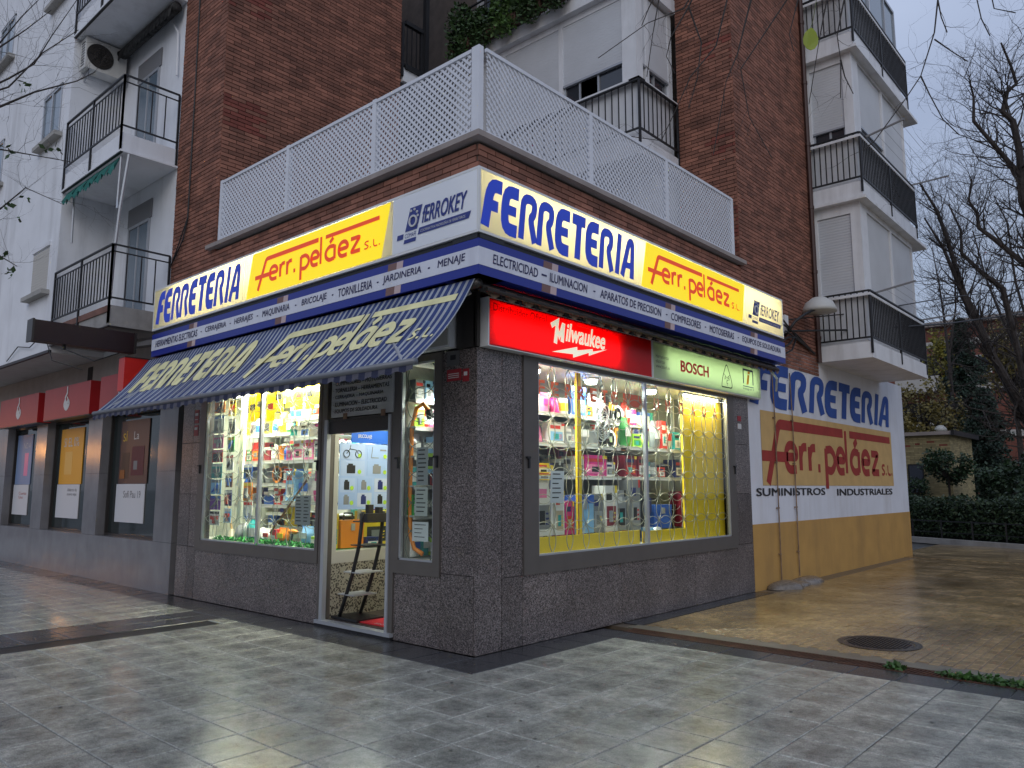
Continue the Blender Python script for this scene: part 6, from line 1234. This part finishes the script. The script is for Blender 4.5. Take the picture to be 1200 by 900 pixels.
for k in range(7): x = -3.6 + .38 * k; b.fb(FH, x, x + rnd.uniform(.15, .3), 3.0 + .06 * (k % 3), 3.06 + .06 * (k % 3), .0, .012)
b.build('bare_brick', REDBRICK, HT); frame(HT, FH, -2.35, -1.85, 1.4, 2.4, .04, .0, .03, m=IRON, glass=DGLASS)
# hedge
h0, h1 = Vector((-2.2, 20.9, 0)), Vector((7.5, 15.8, 0)); hd = (h1 - h0)
b = MB(); nn = 9000; r3 = random.Random(5); nrm = Vector((-hd.y, hd.x, 0)).normalized()
for _ in range(nn * 3):
    s = r3.random(); p = h0 + hd * s + nrm * (r3.uniform(0, .8)); z = r3.uniform(.18, 1.3 + .06 * math.sin(s * 40)); leafcloud(b, (p.x, p.y, z), .02, .02, .02, 1, .09, r3)
HDG = mat('hedge_leaf', (.028, .055, .022), .6, island=.5)
b.build('clipped_hedge', HDG, label='dark clipped hedge along the far edge of the sandy paving', cat='hedge', kind='stuff')
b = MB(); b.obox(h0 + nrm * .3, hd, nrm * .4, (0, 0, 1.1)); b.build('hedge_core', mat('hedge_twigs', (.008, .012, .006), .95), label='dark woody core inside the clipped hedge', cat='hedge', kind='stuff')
b = MB(); b.obox(h0 - nrm * .35 - Vector((0, 0, .03)), hd, nrm * .18, (0, 0, .16)); b.build('hedge_kerb', CONC, kind='structure')
lf = thing('low_railing', (2, 18.5, 0), 'low dark iron railing in front of the clipped hedge', 'railing'); b = MB(); a, c = h0 - nrm * .12, h1 - nrm * .12; b.bar(a + Vector((0, 0, .62)), c + Vector((0, 0, .62)), .03); b.bar(a + Vector((0, 0, .3)), c + Vector((0, 0, .3)), .02); b.build('rail', IRON, lf)
for k in range(12): p = a.lerp(c, k / 11); MB().bar(p, p + Vector((0, 0, .66)), .04).build('post', IRON, lf)
def blobtree(name, base, h, rx, rz, m, lb, n=3000, s=.14, trunk=.1, conif=False, seed=1, cat='tree', lean=0, clumps=26):
    r = random.Random(seed); base = Vector(base); t = thing(name, base, lb, cat)
    top = base + Vector((lean, 0, h)); b = MB(); mid = base.lerp(top, .5) + Vector((r.uniform(-.1, .1), 0, 0)); b.tube([base - Vector((0, 0, .1)), mid, top - Vector((0, 0, .1 * h))], [trunk, trunk * .7, trunk * .2], 7)
    c = MB()
    if conif:
        for k in range(clumps):
            f = (k + .5) / clumps; z = h * (.12 + .86 * f); R_ = rx * (1 - f) ** .8 + .08
            for q in range(5):
                a = r.uniform(0, 6.28); d = Vector((math.cos(a), math.sin(a), 0)); tip = base + Vector((lean * f, 0, z)) + d * R_ * r.uniform(.7, 1.1) - Vector((0, 0, .18 * R_)); b.tube([base + Vector((lean * f, 0, z)), tip], [.03, .01], 4, False)
                for w_ in range(3): leafcloud(c, base + Vector((lean * f, 0, z)) + (tip - base - Vector((lean * f, 0, z))) * (.4 + .3 * w_), R_ * .22 + .05, R_ * .22 + .05, .12 + R_ * .06, max(int(n / clumps / 15), 3), s, r, flat=.6)
    else:
        cz = h - rz
        for k in range(clumps):
            v = Vector((r.gauss(0, 1), r.gauss(0, 1), r.gauss(0, 1))).normalized() * r.uniform(.45, .95); ctr = base + Vector((lean, 0, cz)) + Vector((v.x * rx, v.y * rx, v.z * rz)); b.tube([mid.lerp(top, .3), mid.lerp(ctr, .6) + Vector((0, 0, .1)), ctr], [trunk * .4, trunk * .25, .01], 5, False)
            leafcloud(c, ctr, rx * .36, rx * .36, rz * .3, int(n / clumps * r.uniform(.5, 1.4)), s, r)
    b.build('trunk', mat('dark_bark', (.035, .028, .023), .9, var=.3, vscale=8), t); c.build('crown', m, t); return t
CON = mat('conifer_needles', (.02, .042, .026), .7, island=.5); YEL = mat('yellow_autumn_leaf', (.22, .2, .03), .6, island=.4); OCL = mat('ochre_autumn_leaf', (.15, .12, .03), .6, island=.45); GRL = mat('dark_shrub_leaf', (.022, .05, .018), .6, island=.5)
def gp(px, py, d): p = at(px, py, d); return (p.x, p.y, 0)
blobtree('conifer_tree', gp(1140, 560, 34), 9.4, 1.9, 0, CON, 'tall dark conifer behind the brick hut, before the red brick building', 26000, .12, .16, True, 2, clumps=40)
blobtree('conifer_tree', gp(1160, 560, 30), 5.6, 1.5, 0, CON, 'broad lower dark conifer right of the brick hut', 18000, .11, .14, True, 4, clumps=30)
blobtree('autumn_tree', gp(1080, 560, 32), 6.0, 1.5, 1.5, OCL, 'ochre leaved tree rising behind the left part of the brick hut', 3200, .16, .14, False, 5, lean=.4)
blobtree('autumn_tree', gp(1118, 560, 40), 10, 1.0, 2.0, YEL, 'bright yellow tree seen beside the tall conifer', 2600, .18, .12, False, 6)
blobtree('autumn_tree', gp(1200, 560, 38), 10.2, 1.6, 2.6, OCL, 'yellow green tree at the right edge of the view', 5200, .18, .16, False, 8)
blobtree('small_tree', gp(1112, 560, 24.9), 3.0, .75, .75, GRL, 'small round dark leaved tree standing in front of the brick hut', 2600, .1, .05, False, 9, clumps=22)
blobtree('shrub', gp(1185, 560, 24.5), 2.5, 1.1, .9, GRL, 'dark green shrub behind the hedge at the right edge', 3600, .12, .05, False, 10, cat='shrub'); blobtree('shrub', gp(1215, 560, 23), 2.9, 1.3, 1.2, HDG, 'dense dark shrub behind the hedge, outermost right', 3600, .13, .05, False, 11, cat='shrub'); blobtree('shrub', gp(1072, 560, 25.2), 2.0, .5, .6, GRL, 'dark climbing shrub against the left of the brick hut', 1200, .1, .04, False, 12, cat='shrub')
# far red brick building
FBD = thing('far_building', (-3, 52, 0), 'long red brick apartment building with pale bands far behind the trees', 'building'); FRB = mat('far_red_brick', (.17, .06, .04), .9, var=.12, vscale=.8)
MB().box(-24, 16, 50, 62, 0, 12.0).build('wall', FRB, FBD); FQ = lambda u, v, n: Vector((u, 50 - n, v))
PBN = mat('pale_band', (.42, .4, .37), .8)
for z in (4.7, 7.7, 10.65): MB().fb(FQ, -24, 16, z, z + .4, -.05, .06).build('pale_band', PBN, FBD)
for z in (2.6, 5.6, 8.6):
    for k in range(12):
        x = -21 + 3.1 * k; f_ = MB(); f_.fb(FQ, x, x + 1.6, z, z + 1.3, .0, .05); w_ = f_.build('window', STW, FBD); MB().fb(FQ, x + .1, x + .75, z + .1, z + 1.2, .05, .06).build('pane', DGLASS, w_); MB().fb(FQ, x + .85, x + 1.5, z + .1, z + (1.2 if k % 3 else .7), .05, .06).build('pane', DGLASS if k % 2 else SHUT, w_)
    for k in range(4):
        x = -18.6 + 9.3 * k; MB().fb(FQ, x, x + 2.6, z - .9, z + .1, .05, 1.0).build('balcony', PBN, FBD); MB().fb(FQ, x + .1, x + 2.5, z + .1, z + 1.5, .06, .1).build('recess_shade_sheet', DARK, FBD)  # near-black sheet on the wall, painted for the shade of a balcony recess
MB().box(-24.3, 16.3, 49.6, 62, 12.0, 12.3).build('roof_edge', BEIGE, FBD)
b2 = thing('far_building', (-30, 90, 0), 'low far brick block seen past the end of the painted wall', 'building'); MB().box(-60, -24, 60, 75, 0, 11).build('wall', FRB, b2); MB().box(-60.2, -23.8, 59.8, 75, 11, 11.3).build('roof_edge', BEIGE, b2)
gl_ = at(1102, 500, 31); gt = thing('globe_lamp', (gl_.x, gl_.y, 0), 'white dome lamp on a post rising just behind the brick hut', 'street lamp'); MB().tube([(gl_.x, gl_.y, 0), (gl_.x, gl_.y, gl_.z - .15)], .05, 8).build('post', IRON, gt); MB().lathe((gl_.x, gl_.y, gl_.z - .2), [(.05, -.02), (.24, 0), (.23, .12), (.12, .24), (.01, .27)], 16).build('dome', mat('lamp_dome', (.5, .5, .47), .5), gt, smooth=True)
# ------------------------------------------------------------------ bare trees
BARK = mat('bare_bark', (.045, .038, .036), .9, var=.3, vscale=10)
def twigs(b, p, d, L, r, depth, R_, droop=0., n=2):
    k = 4; pts = [p]; q = p.copy(); dd = d.normalized()
    for i in range(k):
        dd = (dd + Vector((R_.gauss(0, .22), R_.gauss(0, .22), R_.gauss(0, .2) + .1 - droop))).normalized(); q = q + dd * L / k; pts.append(q.copy())
    b.tube(pts, [r * (1 - .75 * i / k) for i in range(k + 1)], 4 if r > .015 else 3, False)
    if depth > 0:
        for j in range(n + (1 if depth > 1 else 0)):
            i = R_.randint(1, k); sd = (dd + Vector((R_.gauss(0, .8), R_.gauss(0, .8), R_.gauss(0, .7)))).normalized(); twigs(b, pts[i], sd, L * R_.uniform(.5, .8), r * .5, depth - 1, R_, droop, n)
def limbtree(name, lb, limbs, dist, base, seed, r0, tw=5, L=1.0, depth=3, cat='tree', droop=0., rt=.012):
    R_ = random.Random(seed); pl = [[at(x, y, dist + o) for x, y, o in l] for l in limbs]; bs_ = Vector(base) if base else pl[0][0]; t = thing(name, bs_, lb, cat)
    tr = MB(); br = MB()
    for li, P in enumerate(pl):
        if base: P = [bs_, bs_.lerp(P[0], .55) + Vector((.1, 0, .1))] + P
        k = len(P); rad = [max(r0 * (1 - .85 * i / (k - 1)) * (1 if li == 0 else .8), rt) for i in range(k)]
        (tr if base else br).tube(P, rad, 8, True)
        for i in range(2 if base else 1, k):
            for j in range(tw):
                f = R_.random(); p = P[i - 1].lerp(P[i], f); d = (P[i] - P[i - 1]).normalized() + Vector((R_.gauss(0, .7), R_.gauss(0, .7), R_.gauss(0, .6))); twigs(br, p, d, L * R_.uniform(.5, 1.2), max(rad[i] * .4, rt * .6), depth, R_, droop)
    if base: tr.build('trunk', BARK, t)
    br.build('branches', BARK, t); return t
Z = 0
q = lambda *p: [(x, y, 0) for x, y in p]
gb = at(1230, 640, 13.5); limbtree('bare_tree', 'nearest bare tree at the right edge, its crooked limbs highest against the sky', [q((1262, 420), (1225, 300), (1198, 235), (1195, 178), (1187, 142), (1175, 131), (1180, 108), (1191, 98), (1185, 78), (1173, 50)), q((1262, 420), (1228, 250), (1189, 198), (1164, 169), (1141, 142), (1141, 113), (1136, 95)), q((1262, 420), (1230, 340), (1200, 309), (1165, 280), (1147, 267), (1145, 250), (1135, 235), (1139, 210))], 14, (gb.x + 1.2, gb.y + .5, 0), 21, .1, 6, .9, 3)
gb = at(1235, 640, 20); limbtree('bare_tree', 'dark bare tree with a thick leaning trunk crossing in front of the red brick building', [q((1215, 512), (1200, 487), (1163, 416), (1143, 370), (1129, 342), (1107, 271), (1097, 245), (1078, 215)), q((1215, 512), (1190, 400), (1175, 338), (1151, 320), (1127, 297), (1126, 270), (1112, 240)), q((1163, 416), (1130, 350), (1118, 320), (1105, 290), (1083, 255))], 20, (gb.x + .8, gb.y, 0), 22, .15, 7, 1.25, 3)
gb = at(1250, 640, 26); limbtree('bare_tree', 'slim bare tree behind the leaning one at the right', [q((1225, 480), (1200, 423), (1187, 400), (1171, 365), (1155, 325), (1140, 270)), q((1225, 480), (1210, 400), (1190, 330), (1180, 260), (1165, 230))], 26, (gb.x, gb.y, 0), 23, .11, 7, 1.7, 3)
gb = at(1110, 640, 34); limbtree('bare_tree', 'distant small bare tree beside the white balconies', [q((1112, 420), (1106, 370), (1100, 330), (1092, 290)), q((1112, 420), (1120, 360), (1118, 300), (1110, 270))], 34, (gb.x + .5, gb.y, 0), 24, .1, 8, 1.6, 3, rt=.01)
# twigs hanging into the top of the view
OB = limbtree('overhanging_branch', 'thin bare branches hanging into the top right of the view', [q((1140, -120), (1099, 0), (1095, 38), (1079, 89), (1061, 116), (1025, 165), (1012, 176)), q((1079, 89), (1090, 112), (1105, 140), (1124, 158)), q((1095, 46), (1115, 60), (1134, 72)), q((1140, -120), (1145, 0), (1150, 22), (1160, 42)), q((1150, -60), (1165, 10), (1190, 15)), q((1099, 0), (1103, 20), (1110, 38))], 5, None, 31, .0065, 1, .2, 1, 'branch', .05, .0035)
limbtree('overhanging_branch', 'thin drooping twigs hanging in front of the brick tower', [q((900, -60), (880, 0), (864, 64), (851, 95), (836, 181)), q((860, -60), (852, 0), (839, 54), (809, 90), (795, 122), (775, 165), (740, 160)), q((940, -60), (922, 0), (868, 81), (878, 137), (905, 186)), q((830, -40), (801, 10), (759, 27), (701, 68)), q((830, -40), (806, 10), (786, 44), (781, 66), (791, 86)), q((807, 8), (822, 50), (817, 93), (807, 127)), q((790, -50), (772, 0), (765, 40), (758, 90)), q((960, -50), (935, 0), (925, 40), (930, 60)), q((780, -30), (760, 10), (752, 30)), q((1000, -50), (985, 20), (981, 42), (985, 69), (985, 115)), q((975, -30), (965, 20), (959, 53), (948, 122)), q((985, 70), (990, 90), (1000, 110))], 5, None, 32, .008, 1, .2, 1, 'branch', .1, .0028)
LB = limbtree('overhanging_branch', 'spreading bare branches reaching in from the left edge of the view', [q((-90, 170), (0, 125), (40, 108), (90, 95), (112, 84)), q((-90, 140), (10, 92), (40, 75), (62, 40), (90, 0)), q((-80, 90), (0, 55), (30, 35), (60, 12)), q((-90, 215), (0, 175), (40, 182), (85, 190)), q((-90, 290), (0, 245), (30, 220), (75, 240)), q((-80, 130), (10, 102), (50, 62), (92, 35)), q((-80, 60), (0, 50), (25, 20), (45, 0)), q((-80, 300), (0, 300), (20, 312))], 8, None, 33, .016, 3, .5, 2, 'branch', .0, .0035)
lv = MB(); p = at(950, 46, 3.2); u_ = (at(951, 46, 3.2) - p).normalized(); v_ = (at(950, 45, 3.2) - p).normalized(); n_ = u_.cross(v_)
pts = [(.0, -.05), (.02, -.042), (.034, -.02), (.036, .005), (.026, .03), (.01, .045), (0, .05), (-.01, .045), (-.026, .03), (-.034, .005), (-.032, -.02), (-.018, -.042)]
lv.quad(*[tuple(p + u_ * a * .92 + v_ * c * .92 + n_ * .006 * math.cos(a * 60)) for a, c in pts]); lv.quad(*[tuple(p - n_ * .0015 + u_ * a * .92 + v_ * c * .92) for a, c in pts[::-1]])
t = thing('hanging_leaf', p, 'single big yellow green leaf hanging near the top in front of the brick tower', 'leaf'); lv.build('leaf_blade', mat('yellow_green_leaf', (.42, .5, .08), .5, transl=.4), t); MB().tube([p + v_ * .046, p + v_ * .08 + u_ * .01, p + v_ * .2 + u_ * .03], .0015, 4).build('stalk', mat('leaf_stalk', (.12, .14, .04), .6), t)
# small dark leaves on the twigs
b = MB(); r4 = random.Random(9)
for x, y, d in ((27, 100, 8), (31, 96, 8), (8, 175, 8), (12, 180, 8), (66, 175, 8), (72, 177, 8), (8, 318, 8), (14, 322, 8), (7, 240, 8), (24, 258, 8), (55, 176, 8), (3, 300, 8), (30, 230, 8)):
    leafcloud(b, at(x, y, d), .02, .02, .03, 4, .07, r4)
b.build('twig_leaf', LEAF, label='a few small dark leaves left on the bare branches at the left edge', cat='leaves', kind='stuff')

# ------------------------------------------------------------------ across the street, behind the viewer: seen in the reflections
for i, (x, y, h) in enumerate(((-26, -26, 9), (-17, -27, 8), (-8, -28, 9.5), (16, -24, 9), (26, -2, 9))):
    blobtree('street_tree', (x, y, 0), h, 3.2, 3.0, GRL, ('street tree across the road, seen only as a dark reflection, far end', 'second street tree across the road, opposite the bank windows', 'street tree across the road opposite the shop', 'street tree across the road behind the viewer', 'street tree beyond the side pavement')[i], 5000, .3, .2, False, 40 + i)
def mirror_pt(px, py, t):
    a_ = at(px, py, 1) - CAMLOC; s = -CAMLOC.y / a_.y; h_ = CAMLOC + a_ * s; r_ = Vector((a_.x, -a_.y, a_.z)).normalized(); return h_ + r_ * t
WARM = mat('warm_lamp_glass', (1, .6, .25), .5, emit=(1, .42, .1), es=75)
for (px, py, tt), lb in zip(((72, 528, 16), (150, 530, 17)), ('warm lit street lamp across the road, glowing in the bank stone', 'second warm lit street lamp across the road')):
    q_ = mirror_pt(px, py, tt); t = thing('street_lamp', (q_.x, q_.y, 0), lb, 'street lamp', 'warm street lamps across the road'); MB().tube([(q_.x, q_.y, 0), (q_.x, q_.y, q_.z - .2)], .06, 8).build('post', IRON, t); MB().lathe((q_.x, q_.y, q_.z - .18), [(.06, 0), (.16, .1), (.16, .24), (.05, .34)], 14).build('lamp_glass', WARM, t, smooth=True); MB().lathe((q_.x, q_.y, q_.z + .16), [(.2, 0), (.05, .1)], 14).build('cap', IRON, t)
